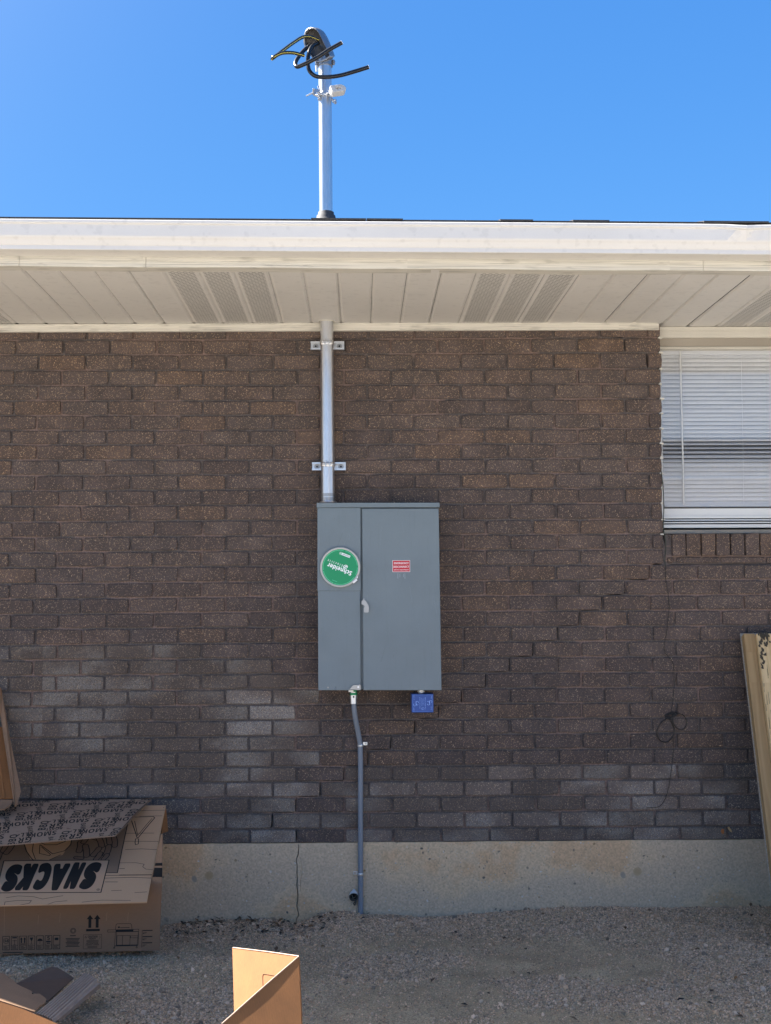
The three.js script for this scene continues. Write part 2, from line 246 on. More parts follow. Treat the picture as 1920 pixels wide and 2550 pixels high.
{ // loose gravel
  const geo = new THREE.IcosahedronGeometry(1, 1), p = geo.attributes.position, J = new Map();
  for (let i = 0; i < p.count; i++) { const k = [p.getX(i), p.getY(i), p.getZ(i)].map(v => v.toFixed(3)).join(); if (!J.has(k)) J.set(k, rr(0.68, 1.15)); const s = J.get(k); p.setXYZ(i, p.getX(i) * s, p.getY(i) * s * 0.75, p.getZ(i) * s); }
  geo.computeVertexNormals();
  const N = 130000, im = new THREE.InstancedMesh(geo, std({ rgb: [1, 1, 1], roughness: 0.95 }), N), m = new THREE.Matrix4(), q = new THREE.Quaternion(), e = new THREE.Euler(), c = new THREE.Color();
  const cols = [[0.50, 0.405, 0.285], [0.60, 0.49, 0.36], [0.36, 0.30, 0.225], [0.52, 0.45, 0.36], [0.66, 0.56, 0.43], [0.42, 0.315, 0.205], [0.24, 0.205, 0.16], [0.54, 0.41, 0.275]];
  let n = 0, guard = 0;
  while (n < N && guard++ < N * 12) {
    const z = 0.008 + 1.95 * Math.pow(rnd(), 1.0), x = rr(-2.0, 1.9), sd = sandy(x, z);
    const cl = fbm(x * 9, z * 9, 2);
    if (rnd() < sd * 0.80 || rnd() > 0.35 + 0.9 * cl) continue;
    const big = rnd(), s = (big > 0.992 ? rr(0.006, 0.011) : rr(0.0020, 0.0042)) * (1 - 0.3 * sd);
    e.set(rr(0, 6.3), rr(0, 6.3), rr(0, 6.3)); q.setFromEuler(e);
    m.compose(V(x, groundY(x, z) + s * rr(0.05, 0.55), z), q, V(s * rr(0.8, 1.35), s * rr(0.7, 1.1), s * rr(0.8, 1.35)));
    im.setMatrixAt(n, m); const k = cols[Math.floor(rnd() * cols.length)], t = rr(0.8, 1.2); im.setColorAt(n, c.setRGB(k[0] * t * 1.20, k[1] * t * 0.98, k[2] * t * 0.84)); n++;
  }
  im.count = n; im.name = 'gravel'; im.userData = { label: 'loose grey and tan gravel on the ground below the wall', category: 'gravel', kind: 'stuff' }; im.castShadow = im.receiveShadow = true; scene.add(im);
}
{ // dead leaves and bark bits
  const geo = raw([0, 0, 0, 1, 0.25, 0.5, 2, 0.1, 0, 1, 0.2, -0.55, 0.9, 0.05, 0], [0, 0, 0, 0, 0, 0, 0, 0, 0, 0], [0, 1, 4, 4, 1, 2, 0, 4, 3, 4, 2, 3]);
  const N = 430, im = new THREE.InstancedMesh(geo, std({ roughness: 0.95, side: THREE.DoubleSide }), N), m = new THREE.Matrix4(), q = new THREE.Quaternion(), e = new THREE.Euler(), c = new THREE.Color();
  const cols = [[0.14, 0.075, 0.04], [0.08, 0.052, 0.036], [0.24, 0.12, 0.05], [0.03, 0.024, 0.02], [0.22, 0.17, 0.11], [0.18, 0.11, 0.06]];
  for (let i = 0; i < N; i++) {
    let x, z; const a = rnd();
    if (a < 0.6) { x = rr(-1.0, -0.3); z = Math.abs(rr(0.0, 0.5)) * rr(0.1, 1) + 0.012; } else if (a < 0.7) { x = rr(-0.35, 1.6); z = rr(0.02, 0.25); } else { x = rr(-1.7, 1.7); z = rr(0.05, 1.8); }
    const s = rr(0.005, 0.017); e.set(rr(-0.5, 0.5), rr(0, 6.3), rr(-0.5, 0.5)); q.setFromEuler(e);
    m.compose(V(x, groundY(x, z) + 0.006, z), q, V(s, s, s)); im.setMatrixAt(i, m); im.setColorAt(i, c.setRGB(...cols[Math.floor(rnd() * cols.length)]));
  }
  im.name = 'leaf_litter'; im.userData = { label: 'scattered brown leaf scraps and bark chips in the gravel', category: 'leaf litter', kind: 'stuff' }; im.castShadow = im.receiveShadow = true; scene.add(im);
}

// ------------------------------------------------------------------ the house
const house = thing('brick_house', 'brown brick house wall with white gutter, vented soffit and concrete footing', 'house');
const S = 3.404;
const rowL = [125, 248, 380, 508, 638, 763, 888, 1012, 1140, 1272, 1400, 1532, 1665, 1797, 1923, 2053, 2188, 2318, 2448, 2574, 2710, 2838, 2971, 3103, 3235, 3365, 3501, 3631, 3765, 3898, 4026, 4158, 4290, 4412];
const rowM = [122, 248, 378, 508, 638, 762, 888, 1012, 1140, 1262, 1393, 1520, 1650, 1780, 1910, 2040, 2172, 2298, 2428, 2558, 2690, 2823, 2953, 3083, 3218, 3348, 3481, 3608, 3743, 3871, 4003, 4138, 4273, 4396];
const rowR = [105, 230, 367, 495, 622, 745, 875, 1000, 1125, 1252, 1380, 1508, 1645, 1770, 1900, 2030, 2160, 2288, 2418, 2550, 2678, 2810, 2941, 3070, 3198, 3328, 3458, 3590, 3721, 3853, 3986, 4116, 4253, 4373];
const rowW = rowL.map((l, j) => [at(120, 810 + l / S, 0), at(680, 810 + rowM[j] / S, 0), at(1540, 810 + rowR[j] / S, 0)]);
function bedY(j, x) {
  if (j < 0) return bedY(0, x) + 0.0687;
  const [a, b, c] = rowW[j]; return x < b.x ? lerp(a.y, b.y, (x - a.x) / (b.x - a.x)) : lerp(b.y, c.y, (x - b.x) / (c.x - b.x));
}
const headL = [332, 137, 325, 122, 323, 117, 311, 97, 312, 99, 303, 103, 291, 110, 301, 77, 305, 84, 285, 95, 298, 83, 280, 75, 267, 63, 272, 70, 277, 68, 266, 62, 262, 58];
const headM = [22, 212, 10, 212, 8, 210, 8, 209, 12, 207, 8, 208, 7, 213, 8, 208, 8, 208, 5, 208, 8, 205, 3, 203, 3, 203, 3, 200, 3, 208, 5, 205, 3, 210];
const headR = [250, 60, 252, 63, 263, 63, 262, 66, 262, 76, 268, 66, 283, 82, 293, 82, 277, 72, 275, 83, 298, 92, 293, 95, 288, 100, 292, 102, 308, 103, 312, 118, 320, 128];
function headX(c, n) { // world x of head joint n (whole numbers in odd courses, halves in even ones)
  const o = c % 2 ? 0 : 1, y = 810 + (122 + (c - 0.5) * 129.7) / S, i0 = o ? 0.5 : 0, i1 = o ? 4.5 : 5, i2 = o ? 12.5 : 12;
  const px = [[i0, headL[c]], [i0 + 1, headL[c] + 402], [i1, headM[c] + 1906], [i1 + 1, headM[c] + 1906 + 401], [i2, headR[c] + 4833.7], [i2 + 1, headR[c] + 4833.7 + 401]].map(([i, v]) => [i, at(v / S, y, 0).x]);
  if (n <= px[0][0]) return px[0][1] + (n - px[0][0]) * 0.2135; if (n >= px[5][0]) return px[5][1] + (n - px[5][0]) * 0.2135;
  for (let k = 1; k < 6; k++) if (n <= px[k][0]) return lerp(px[k - 1][1], px[k][1], (n - px[k - 1][0]) / (px[k][0] - px[k - 1][0]));
}
const winTop = at(1645, 842, 0), winBot = at(1652, 1400, 0), jambX = (y) => lerp(winTop.x, winBot.x, (winTop.y - y) / (winTop.y - winBot.y));

function brickGeo(w, h, d, du, dv) { // chamfered brick, front face at z = 0, slightly uneven
  const c = 0.0028, NX = 5, NY = 3, pos = [], uv = [], P = [], j = () => rr(-0.0007, 0.0007), jr = () => rr(-0.0011, 0.0011);
  const corner = [rr(0, 0.003), rr(0, 0.003), rr(0, 0.003), rr(0, 0.003)];
  for (let b = 0; b < NY; b++) for (let a = 0; a < NX; a++) P.push([(a / (NX - 1) - 0.5) * (w - 2 * c) + jr(), (b / (NY - 1) - 0.5) * (h - 2 * c) + jr() * 0.7, j()]);
  P[0][0] += corner[0]; P[0][1] += corner[0]; P[NX - 1][0] -= corner[1]; P[NX - 1][1] += corner[1]; P[P.length - 1][0] -= corner[2]; P[P.length - 1][1] -= corner[2]; P[P.length - NX][0] += corner[3]; P[P.length - NX][1] -= corner[3];
  const put = (p) => { pos.push(...p); uv.push(p[0] + du + p[2] * 0.6, p[1] + dv + p[2] * 0.6); };
  const quad = (p, q, r, s) => { for (const v of [p, q, r, p, r, s]) put(v); };
  for (let b = 0; b < NY - 1; b++) for (let a = 0; a < NX - 1; a++) quad(P[b * NX + a], P[b * NX + a + 1], P[(b + 1) * NX + a + 1], P[(b + 1) * NX + a]);
  const rim = []; for (let a = 0; a < NX - 1; a++) rim.push(P[a]); for (let b = 0; b < NY - 1; b++) rim.push(P[b * NX + NX - 1]); for (let a = NX - 1; a > 0; a--) rim.push(P[(NY - 1) * NX + a]); for (let b = NY - 1; b > 0; b--) rim.push(P[b * NX]);
  const out = rim.map(p => { const ox = Math.abs(p[0]) > w / 2 - 2.6 * c - 0.003 ? Math.sign(p[0]) * c : 0, oy = Math.abs(p[1]) > h / 2 - 2.6 * c - 0.003 ? Math.sign(p[1]) * c : 0; return [p[0] + ox, p[1] + oy, -c]; });
  for (let k = 0; k < rim.length; k++) { const n = (k + 1) % rim.length; quad(rim[k], out[k], out[n], rim[n]); quad(out[k], [out[k][0], out[k][1], -d], [out[n][0], out[n][1], -d], out[n]); }
  return raw(pos, uv);
}
const variants = []; for (let i = 0; i < 24; i++) variants.push(brickGeo(0.2035, 0.0587, 0.06, rr(0, 3), rr(0, 3)));
const cracked = (c) => 13.5 - (c - 16) * 0.5;
const todo = []; // every brick: centre, size, tint, bloom
for (let c = 0; c <= 33; c++) {
  const half = c % 2 ? 0 : 0.5;
  for (let n = -4 + half; n < 18; n++) {
    let x0 = headX(c, n) + 0.0045, x1 = headX(c, n + 1) - 0.0045; const xm = (x0 + x1) / 2;
    if (x1 < -2.7 || x0 > 2.5) continue;
    const yt = (c === 0 ? bedY(0, xm) + 0.0687 : bedY(c - 1, xm)), yb = bedY(c, xm), y0 = yb + 0.0044, y1 = yt - 0.0044;
    let edge = false;
    if (c <= 15) { const jx = jambX((y0 + y1) / 2) + (c === 2 ? 0.006 : 0) + rr(-0.002, 0.002); if (x0 > jx - 0.02) continue; if (x1 > jx - 0.012) { x1 = jx; edge = true; } }
    let bloom = 0;
    const e = hash(c * 31 + 7, Math.round(n * 2) * 17 + 3), _ = 0;
    const zone = n < 5.9 ? smooth(19, 27, c - Math.max(0, n - 3) * 0.8) : smooth(28.4, 29.6, c) * smooth(6.2, 7.2, n);
    if (zone > 0.25 + 0.5 * e) bloom = n > 6 || c > 29 ? (e < (c === 30 ? 0.85 : 0.35) ? 2 : 1) : 1; else if (zone > 0.1) bloom = 4;
    if (c === 30 && n > 8 && n < 14 && e < 0.75) bloom = 3;
    if ((c === 24 && n === 4.5) || (c === 25 && n === 5) || (c === 26 && n === 4.5) || (c === 30 && n === 4.5) || (c === 33 && n === 5)) bloom = 3;
    todo.push({ x: (x0 + x1) / 2, y: (y0 + y1) / 2, w: x1 - x0, h: y1 - y0, bloom, e, c, n, edge, full: !edge && x1 - x0 > 0.19 });
  }
}
const hidden = (b) => (b.x > -0.34 && b.x < 0.19 && b.y > 0.72 && b.y < 1.72) || (b.x < -0.95 && b.y < 0.50) || (b.x > 1.62) || (b.x < -1.76) || b.y > 2.58 || (b.x > 1.5 && b.y < 1.95 && b.y < 1.3);
const brickWall = part('wall', house);
{ // mortar bed with the stepped crack left open in it
  const sh = new THREE.Shape([[-2.7, bedY(33, -2.7)], [-1.5, bedY(33, -1.5)], [-0.45, bedY(33, -0.45)], [2.5, bedY(33, 2.5)], [2.5, bedY(15, 2.5)], [winBot.x + 0.03, bedY(15, winBot.x)], [winBot.x, at(1652, 1328, 0).y], [winTop.x - 0.012, 2.625], [-2.7, 2.64]].map(p => new THREE.Vector2(...p)));
  const gap = (pts, w) => { const L = [], R = []; pts.forEach((p, i) => { const a = pts[Math.max(0, i - 1)], b = pts[Math.min(pts.length - 1, i + 1)], dx = b[0] - a[0], dy = b[1] - a[1], l = Math.hypot(dx, dy) || 1, k = w * (i === 0 || i === pts.length - 1 ? 0.3 : rr(0.75, 1.25)) / 2; L.push(new THREE.Vector2(p[0] - dy / l * k, p[1] + dx / l * k)); R.push(new THREE.Vector2(p[0] + dy / l * k, p[1] - dx / l * k)); }); return new THREE.Path([...L, ...R.reverse()]); };
  for (let c = 16; c <= 33; c++) { // each leg of the stair: down a head joint, then along the bed
    const n = c === 33 ? 6 : cracked(c), x = headX(c, n) - 0.002, yt = bedY(c - 1, x), yb = bedY(c, x), w = c < 19 ? 0.0054 : c > 30 ? 0.0058 : 0.0050;
    const seg = [[x + 0.002, yt - 0.001], [x, lerp(yt, yb, 0.3)], [x - 0.002, lerp(yt, yb, 0.55)], [x - 0.001, lerp(yt, yb, 0.8)], [x - 0.002, yb + 0.004]];
    if (c < 33) sh.holes.push(gap(seg, w));
    else sh.holes.push(gap(seg.slice(0, 4), 0.0075));
    if (c < 32) { const x2 = headX(c + 1, cracked(c + 1)); sh.holes.push(gap([[x - 0.006, yb + 0.001], [lerp(x, x2, 0.3), yb + 0.003], [lerp(x, x2, 0.6), yb + 0.0025], [x2 + 0.007, yb + 0.001]], c < 19 ? 0.0042 : 0.0028)); }
  }
  sh.holes.push(gap([[winBot.x - 0.004, bedY(15, 1.19) + 0.002], [winBot.x - 0.03, bedY(15, 1.19) + 0.003], [headX(16, 13.5) + 0.006, bedY(15, 1.15) - 0.002]], 0.007));
  for (const [c, n, w] of [[1, 13, 0.005], [2, 13.5, 0.009]]) { const x = headX(c, n), yt = bedY(c - 1, x), yb = bedY(c, x); sh.holes.push(gap([[x + 0.001, yt - 0.003], [x + 0.002, (yt + yb) / 2], [x + 0.003, yb + 0.004]], w)); }
  sh.holes.push(gap([[0.98, bedY(0, 1) + 0.002], [1.03, bedY(0, 1) + 0.003], [headX(1, 13) - 0.012, bedY(0, 1) + 0.002]], 0.005));
  const g = new THREE.ExtrudeGeometry(sh, { depth: 0.085, bevelEnabled: false }).translate(0, 0, -0.0965);
  mesh('mortar', g, M.mortar, brickWall);
  mesh('wall_core', join([box2([-8, -0.4, -0.30], [winTop.x, 2.66, -0.095]), box2([winTop.x, -0.4, -0.30], [6.4, at(1652, 1330, -0.1).y - 0.01, -0.095]), box2([2.6, 1, -0.30], [6.4, 2.66, -0.095]), box2([winTop.x, at(1700, 812, -0.1).y, -0.30], [2.6, 2.66, -0.125])]), M.inside, brickWall);
  mesh('outer_wall', box2([-8, 0.29, -0.094], [-2.705, 2.66, 0]), brickMats[0], brickWall); mesh('outer_wall', box2([2.505, 0.29, -0.094], [6.4, 2.66, 0]), brickMats[0], brickWall);
}
{
  const vis = todo.filter(b => b.full && !hidden(b)).sort((a, b) => (b.bloom > 0) - (a.bloom > 0) || b.c - a.c || a.n - b.n).slice(0, 300), one = new Set(vis), rest = [];
  for (const b of todo) {
    const mat = b.bloom ? bloomMats[b.bloom === 3 ? 3 : b.bloom === 4 ? 2 : b.bloom === 2 ? 1 : 0] : brickMats[Math.floor(hash(b.c * 5 + 1, Math.round(b.n * 2) + 40) * tints.length)];
    const dz = rr(-0.0012, 0.0012);
    if (one.has(b)) {
      const m = mesh('brick', b.bloom ? brickGeo(0.2035, 0.0587, 0.06, b.x, b.y) : variants[Math.floor(rnd() * variants.length)], mat, brickWall);
      m.position.set(b.x, b.y, dz); m.scale.set(b.w / 0.2035, b.h / 0.0587, 1); m.rotation.z = rr(-0.004, 0.004); if (!b.bloom && rnd() < 0.5) { m.rotation.z += Math.PI; }
    } else {
      const g = brickGeo(b.w, b.h, b.edge ? 0.1 : 0.06, rr(0, 3), rr(0, 3)).translate(b.x, b.y, dz), k = mat.color, cc = b.bloom ? [k.r * 1.1, k.g * 1.25, k.b * 1.35] : [k.r, k.g, k.b];
      const col = new Float32Array(g.attributes.position.count * 3); for (let i = 0; i < col.length; i += 3) { col[i] = cc[0]; col[i + 1] = cc[1]; col[i + 2] = cc[2]; }
      g.setAttribute('color', new THREE.BufferAttribute(col, 3)); rest.push(g);
    }
  }
  mesh('bricks', mergeGeometries(rest), mergedBrick, brickWall).userData.kind = 'stuff';
}
{ // concrete footing with its crack
  const o = [700, 2060], k = 6.408, c1 = [[280, 250], [283, 330], [275, 430], [240, 520], [258, 620], [252, 720], [262, 800], [250, 930], [265, 1040], [270, 1130], [250, 1260], [285, 1400], [250, 1450], [245, 1560]].map(p => at(o[0] + p[0] / k, o[1] + p[1] / k, 0.003)), c2 = [[306, 470], [312, 520], [328, 590], [340, 700], [325, 780], [305, 850], [315, 940], [312, 1040]].map(p => at(o[0] + p[0] / k, o[1] + p[1] / k, 0.003));
  const sh = new THREE.Shape(); sh.moveTo(-8, -0.4); sh.lineTo(6.4, -0.4); sh.lineTo(6.4, bedY(33, 2) + 0.002); for (let x = 2; x > -2.4; x -= 0.05) if (Math.abs(x - c1[0].x) > 0.03) sh.lineTo(x, bedY(33, x) + 0.003 + 0.004 * (fbm(x * 14, 3, 3) - 0.5)); sh.lineTo(-8, bedY(33, -2.4));
  const band = (pts, w) => { const L = [], R = []; pts.forEach((p, i) => { const t = w * (i === 0 || i === pts.length - 1 ? 0.4 : rr(0.7, 1.3)) / 2; L.push(new THREE.Vector2(p.x - t, p.y)); R.push(new THREE.Vector2(p.x + t, p.y)); }); return new THREE.Path([...L, ...R.reverse()]); };
  c1[0].y = bedY(33, c1[0].x) - 0.002; sh.holes.push(band(c1, 0.0040)); sh.holes.push(band(c2, 0.0016));
  mesh('foundation', new THREE.ExtrudeGeometry(sh, { depth: 0.09, bevelEnabled: false }).translate(0, 0, -0.086), M.concrete, house);
}
// eave: the outer edge falls slightly to the right
const fall = (x) => -0.007 * (x + 0.1), YS = 2.6256;
const roofY = (x, z) => 2.803 + 0.25 * (1.04 - z) - 0.007 * x * clamp(z, 0, 1);
const soffit = part('soffit', house);
{
  const rx = -0.1317, rs = 0.13348, groove = 0.011, gd = 0.0055;
  const strip = (pts, z0, z1, uvz = true) => { // pts: [x, dy] along the section
    const pos = [], uv = [], N = 6; for (let k = 0; k < N; k++) for (let i = 0; i < pts.length - 1; i++) {
      const q = [[i, k], [i + 1, k], [i + 1, k + 1], [i, k], [i + 1, k + 1], [i, k + 1]]; for (const [a, b] of q) { const z = lerp(z0, z1, b / N); pos.push(pts[a][0], YS + pts[a][1] + fall(pts[a][0]) * z / 0.987, z); uv.push(pts[a][0], z); }
    } return raw(pos, uv);
  };
  for (let i = -16; i < 34; i++) {
    const x0 = rx + (i - 10) * rs + rr(-0.0015, 0.0015), x1 = rx + (i - 9) * rs, z0 = x0 > winTop.x - 0.03 && x0 < 2.6 ? -0.12 : 0.006, z1 = 0.995;
    const vent = (i >= 4 && i <= 6) || (i >= 13 && i <= 15) || (i >= 22 && i <= 24) || (i >= -5 && i <= -3), a = x0 + groove, b = x1 - groove;
    const seam = i % 3 === 2;
    if (vent) {
      const v = mesh('vent_strip', strip([[a + 0.006, 0], [b - 0.006, 0]], z0, z1), M.vent, soffit);
      mesh('vent_margin', strip([[x0, gd], [x0 + 0.003, gd], [a - 0.001, 0.0005], [a + 0.006, 0]], z0, z1), M.soffit, soffit); mesh('vent_margin', strip([[b - 0.006, 0], [b + 0.001, 0.0005], [x1 - 0.003, gd], [x1, gd]], z0, z1), M.soffit, soffit);
    } else mesh('soffit_panel', strip([[x0, gd], [x0 + 0.003, gd], [a - 0.001, 0.0006], [a + 0.001, 0], [b - 0.001, seam ? -0.0012 : 0], [b + 0.001, 0.0006], [x1 - 0.003, gd], [x1 - 0.0003, seam ? gd + 0.004 : gd]], z0, z1), M.soffit, soffit);
  }
  // trim along the wall and over the window
  const yb = at(800, 823.5, 0.022).y;
  mesh('wall_trim', extrudeX([[0.002, yb - YS], [0.021, yb - YS], [0.023, yb - YS + 0.002], [0.023, yb - YS + 0.008], [0.021, yb - YS + 0.010], [0.021, -0.006], [0.024, -0.004], [0.024, 0.0005], [0.002, 0.0005]], -8, at(1641, 815, 0.02).x, 60, (x) => [0, YS + 0.0025 * (x + 0.3)]), M.trim, house);
}
const fascia = part('fascia', house);
{
  const cuts = [-8, -5.2, at(49, 640, 1.0).x, at(364, 640, 1.0).x, at(1750, 655, 1.0).x, 4.2, 6.4], yt = at(960, 642, 1.0).y, yb = at(960, 669.5, 1.0).y - 0.002;
  for (let i = 0; i < cuts.length - 1; i++) mesh('fascia_board', extrudeX([[0.94, 0.001], [1.006, 0.001], [1.008, 0.003], [1.008, 0.009], [1.006, 0.011], [1.006, 0.022], [1.0045, 0.0225], [1.0045, 0.025], [1.006, 0.0255], [1.006, 0.15], [0.94, 0.15]], cuts[i] + 0.0008, cuts[i + 1] - 0.0008, 24, (x, q, k) => [0.0012 * Math.sin(x * 5 + i) + (q[1] < 0.01 ? 0.0014 * Math.sin(x * 9 + 2 * i) : 0), yb - fall(-0.083) + fall(x) + (q[1] < 0.012 ? 0.0012 * Math.sin(x * 7) : 0)]), M.fascia, fascia);
}
const GT = 2.7698, GB = 2.662; // gutter top and bottom at x = 0
{
  const h = GT - GB, prof = [[1.009, 0], [1.100, 0], [1.103, 0.002], [1.103, 0.0165], [1.106, 0.019], [1.109, 0.024], [1.1125, 0.031], [1.1165, 0.037], [1.121, 0.042], [1.124, 0.048], [1.1255, h - 0.018], [1.1285, h - 0.0155], [1.131, h - 0.014], [1.132, h - 0.011], [1.132, h - 0.003], [1.130, h - 0.0008], [1.127, h], [1.118, h], [1.118, h - 0.004], [1.122, h - 0.006], [1.1215, 0.05], [1.113, 0.04], [1.100, 0.02], [1.099, 0.003], [1.012, 0.003], [1.012, h], [1.009, h]];
  const dx = at(1868, 570, 1.13).x;
  const g = extrudeX(prof, -8, 6.4, 420, (x, q) => {
    const d = (x - dx) / 0.075, e = Math.exp(-d * d), up = smooth(0.07, h - 0.012, q[1]) * (q[0] > 1.1 ? 1 : 0), wv = Math.sin(d * 3.4) * Math.exp(-d * d * 0.6);
    return [up * (0.012 * e - 0.010 * wv) + 0.0008 * Math.sin(x * 3.1), GB - 0.007 * x + up * (-0.007 * e + 0.004 * wv)];
  });
  mesh('gutter', g, M.gutter, house);
}
const roof = part('roof', house);
{
  const P = (x, z, up = 0) => V(x, roofY(x, z) + up, z), a = [[1.03, -0.03], [-4.2, -0.03]];
  mesh('roof_deck', join([sheet([P(-8, 1.02, -0.006), P(6.4, 1.02, -0.006), P(6.4, -4.2, -0.006), P(-8, -4.2, -0.006)], 0.03), sheet([V(-8, roofY(-8, -4.2) - 0.007, -4.2), V(6.4, roofY(6.4, -4.2) - 0.007, -4.2), V(6.4, 2.75, -9.5), V(-8, 2.75, -9.5)], 0.03)]), M.shingle, roof);
  let x = -8; while (x < 6.3) { const w = rr(0.10, 0.26), t = rnd() < 0.5 ? 0.003 : 0.0075; mesh('shingle', sheet([P(x + 0.001, 1.045 + rr(-0.004, 0.004), t - 0.003), P(x + w - 0.001, 1.045, t - 0.003), P(x + w - 0.001, 0.72, t - 0.003), P(x + 0.001, 0.72, t - 0.003)], 0.007), M.shingle, roof); x += w; }
  mesh('gable_wall', join([box2([-8, -0.4, -9], [-7.85, 2.9, -0.31]), box2([6.25, -0.4, -9], [6.4, 2.9, -0.31]), box2([-7.85, -0.4, -9], [6.25, 2.8, -8.85]), ...[-7.92, 6.32].map(q => sheet([V(q, 2.7, 1), V(q, 2.7, -9.2), V(q, 4.1, -4.2)], 0.06))]), M.inside, house);
}
// ------------------------------------------------------------------ window with brick sill
const slab = (x0, y0, x1, y1, z, d, dx = 0) => { const a = at(x0, y1, z), b = at(x1, y0, z); return box2([a.x, a.y, z - d], [b.x, b.y, z]); };
{
  const win = part('window', house), XR = 2330, X0 = 1640;
  mesh('head_board', join([slab(X0, 813, XR, 841, -0.055, 0.06), slab(X0, 823, XR, 826, -0.052, 0.006), slab(X0, 833, XR, 835, -0.053, 0.006)]), M.trim, win);
  mesh('head_casing', slab(X0, 841.5, XR, 862, -0.066, 0.06), M.weathered, win);
  mesh('head_stop', join([slab(X0, 862.3, XR, 865, -0.064, 0.06), slab(X0, 865.2, XR, 868.5, -0.075, 0.05)]), M.trim, win);
  mesh('pane', slab(1630, 866, XR, 1272, -0.110, 0.003), M.glass, win);
  mesh('frame', join([slab(1600, 1264, XR, 1288, -0.098, 0.06), slab(1600, 1283, XR, 1291, -0.088, 0.06), slab(1655, 1291, XR, 1297, -0.094, 0.06), slab(1600, 866, 1645, 1288, -0.13, 0.02), slab(2300, 866, XR, 1288, -0.07, 0.1)]), M.vinyl, win);
  mesh('sill_rail', join([slab(1653, 1297.5, XR, 1303, -0.070, 0.07), slab(1653, 1303.5, XR, 1314.5, -0.058, 0.07)]), M.vinyl, win);
  mesh('sill_board', slab(1654, 1317, XR, 1329, -0.03, 0.09), M.weathered, win);
  for (let j = 0; j <= 13; j++) { const y = bedY(j, 1.19), x = jambX(y); mesh('jamb_glimpse', box(rr(0.010, 0.020), rr(0.0050, 0.0080), 0.02, x + rr(-0.002, 0.004), y - 0.001, -0.013), M.trim, win); }  // added white boxes stand in for the jamb showing through open joint ends
  mesh('room', join([box2([0.2, 0.2, -3.4], [3.2, 2.6, -3.3]), box2([0.2, 0.1, -3.4], [3.2, 0.2, -0.3]), box2([0.2, 2.6, -3.4], [3.2, 2.65, -0.3]), box2([0.1, 0.1, -3.4], [0.2, 2.6, -0.3]), box2([3.2, 0.1, -3.4], [3.3, 2.6, -0.3])]), M.inside, win);
  const sill = part('brick_sill', house), yt = at(1700, 1329.5, 0).y, yb = at(1700, 1384.5, 0).y, h = yt - yb;
  const bm = [[1660, 1671.5, 3], [1673, 1706], [1708, 1743], [1746, 1780], [1782.5, 1815.5], [1819, 1852], [1855, 1889], [1892, 1925], [1928.5, 1962], [1965, 1999], [2002, 2035], [2038, 2072], [2075, 2110]];
  for (const [p0, p1, t] of bm) { const a = at(p0, 1360, 0).x, b = at(p1, 1360, 0).x; const m = mesh('brick', brickGeo(h, b - a, 0.08, rr(0, 3), rr(0, 3)), brickMats[t ?? [1, 8, 6, 1, 8][Math.floor(rnd() * 5)]], sill); m.rotation.z = Math.PI / 2; m.rotation.x = 0.03; m.position.set((a + b) / 2, (yt + yb) / 2 + rr(-0.001, 0.001), (t ? -0.012 : 0.014) + rr(-0.001, 0.001)); }
  let px = 1660; for (const w of [22, 112, 113, 112, 113]) { const a = at(px, 1395, 0), b = at(px + w, 1395, 0); const m = mesh('brick', brickGeo(b.x - a.x - 0.009, 0.026, 0.06, rr(0, 3), rr(0, 3)), brickMats[[1, 6, 8][Math.floor(rnd() * 3)]], sill); m.position.set((a.x + b.x) / 2, a.y + 0.0005, 0); px += w; }
  mesh('sill_mortar', box2([at(1657, 1360, 0).x, at(1700, 1402, 0).y - 0.004, -0.1], [2.5, yt - 0.003, -0.010]), M.mortar, sill);
}
{ // the blind behind the glass
  const b = thing('window_blind', 'white slatted blind with tilt wand behind the window glass', 'window blind', [at(1780, 1260, -0.15).x, at(1780, 1260, -0.15).y, -0.15]);
  const x0 = at(1648, 1000, -0.15).x, x1 = at(2290, 1000, -0.15).x, N = 36;
  mesh('headrail', local(box2([x0, at(1780, 884, -0.15).y, -0.175], [x1, at(1780, 872, -0.15).y, -0.135]), b), M.blind, b);
  for (let i = 0; i < N; i++) {
    const py = 886 + (1251 - 886) * i / (N - 1), y = at(1780, py, -0.15).y, open = Math.exp(-(((py - 1122) / 34) ** 4)), tilt = lerp(1.12, 0.60, open) + rr(-0.07, 0.07), w = 0.0255, pos = [], uv = [], K = 4, sag = rr(-0.0006, 0.0006);
    const P = (k, s) => { const t = (k / K - 0.5), c = 0.0016 * (1 - 4 * t * t); return [s ? x1 : x0, y - t * w * Math.sin(tilt) + c * Math.cos(tilt) + (s ? sag : 0), -0.15 - t * -w * Math.cos(tilt) + c * Math.sin(tilt)]; };
    for (let k = 0; k < K; k++) for (const [a, s] of [[k, 0], [k + 1, 0], [k + 1, 1], [k, 0], [k + 1, 1], [k, 1]]) { pos.push(...P(a, s)); uv.push(s * 1.1, a * 0.006 + i * 0.1); }
    mesh('slat', local(raw(pos, uv), b), M.blind, b);
  }
  mesh('bottom_rail', local(rbox(x1 - x0, 0.014, 0.024, 0.003, (x0 + x1) / 2, at(1780, 1259, -0.15).y, -0.15), b), M.blind, b);
  mesh('wand', local(cyl(at(1694, 874, -0.128), at(1703, 1256, -0.130), 0.0042, 0.0042, 8), b), M.vinyl, b);
  for (const [p0, p1] of [[1846, 1853], [2150, 2152]]) mesh('cord', local(cyl(at(p0, 880, -0.130), at(p1, 1256, -0.131), 0.0009, 0.0009, 6), b), M.blind, b);
}

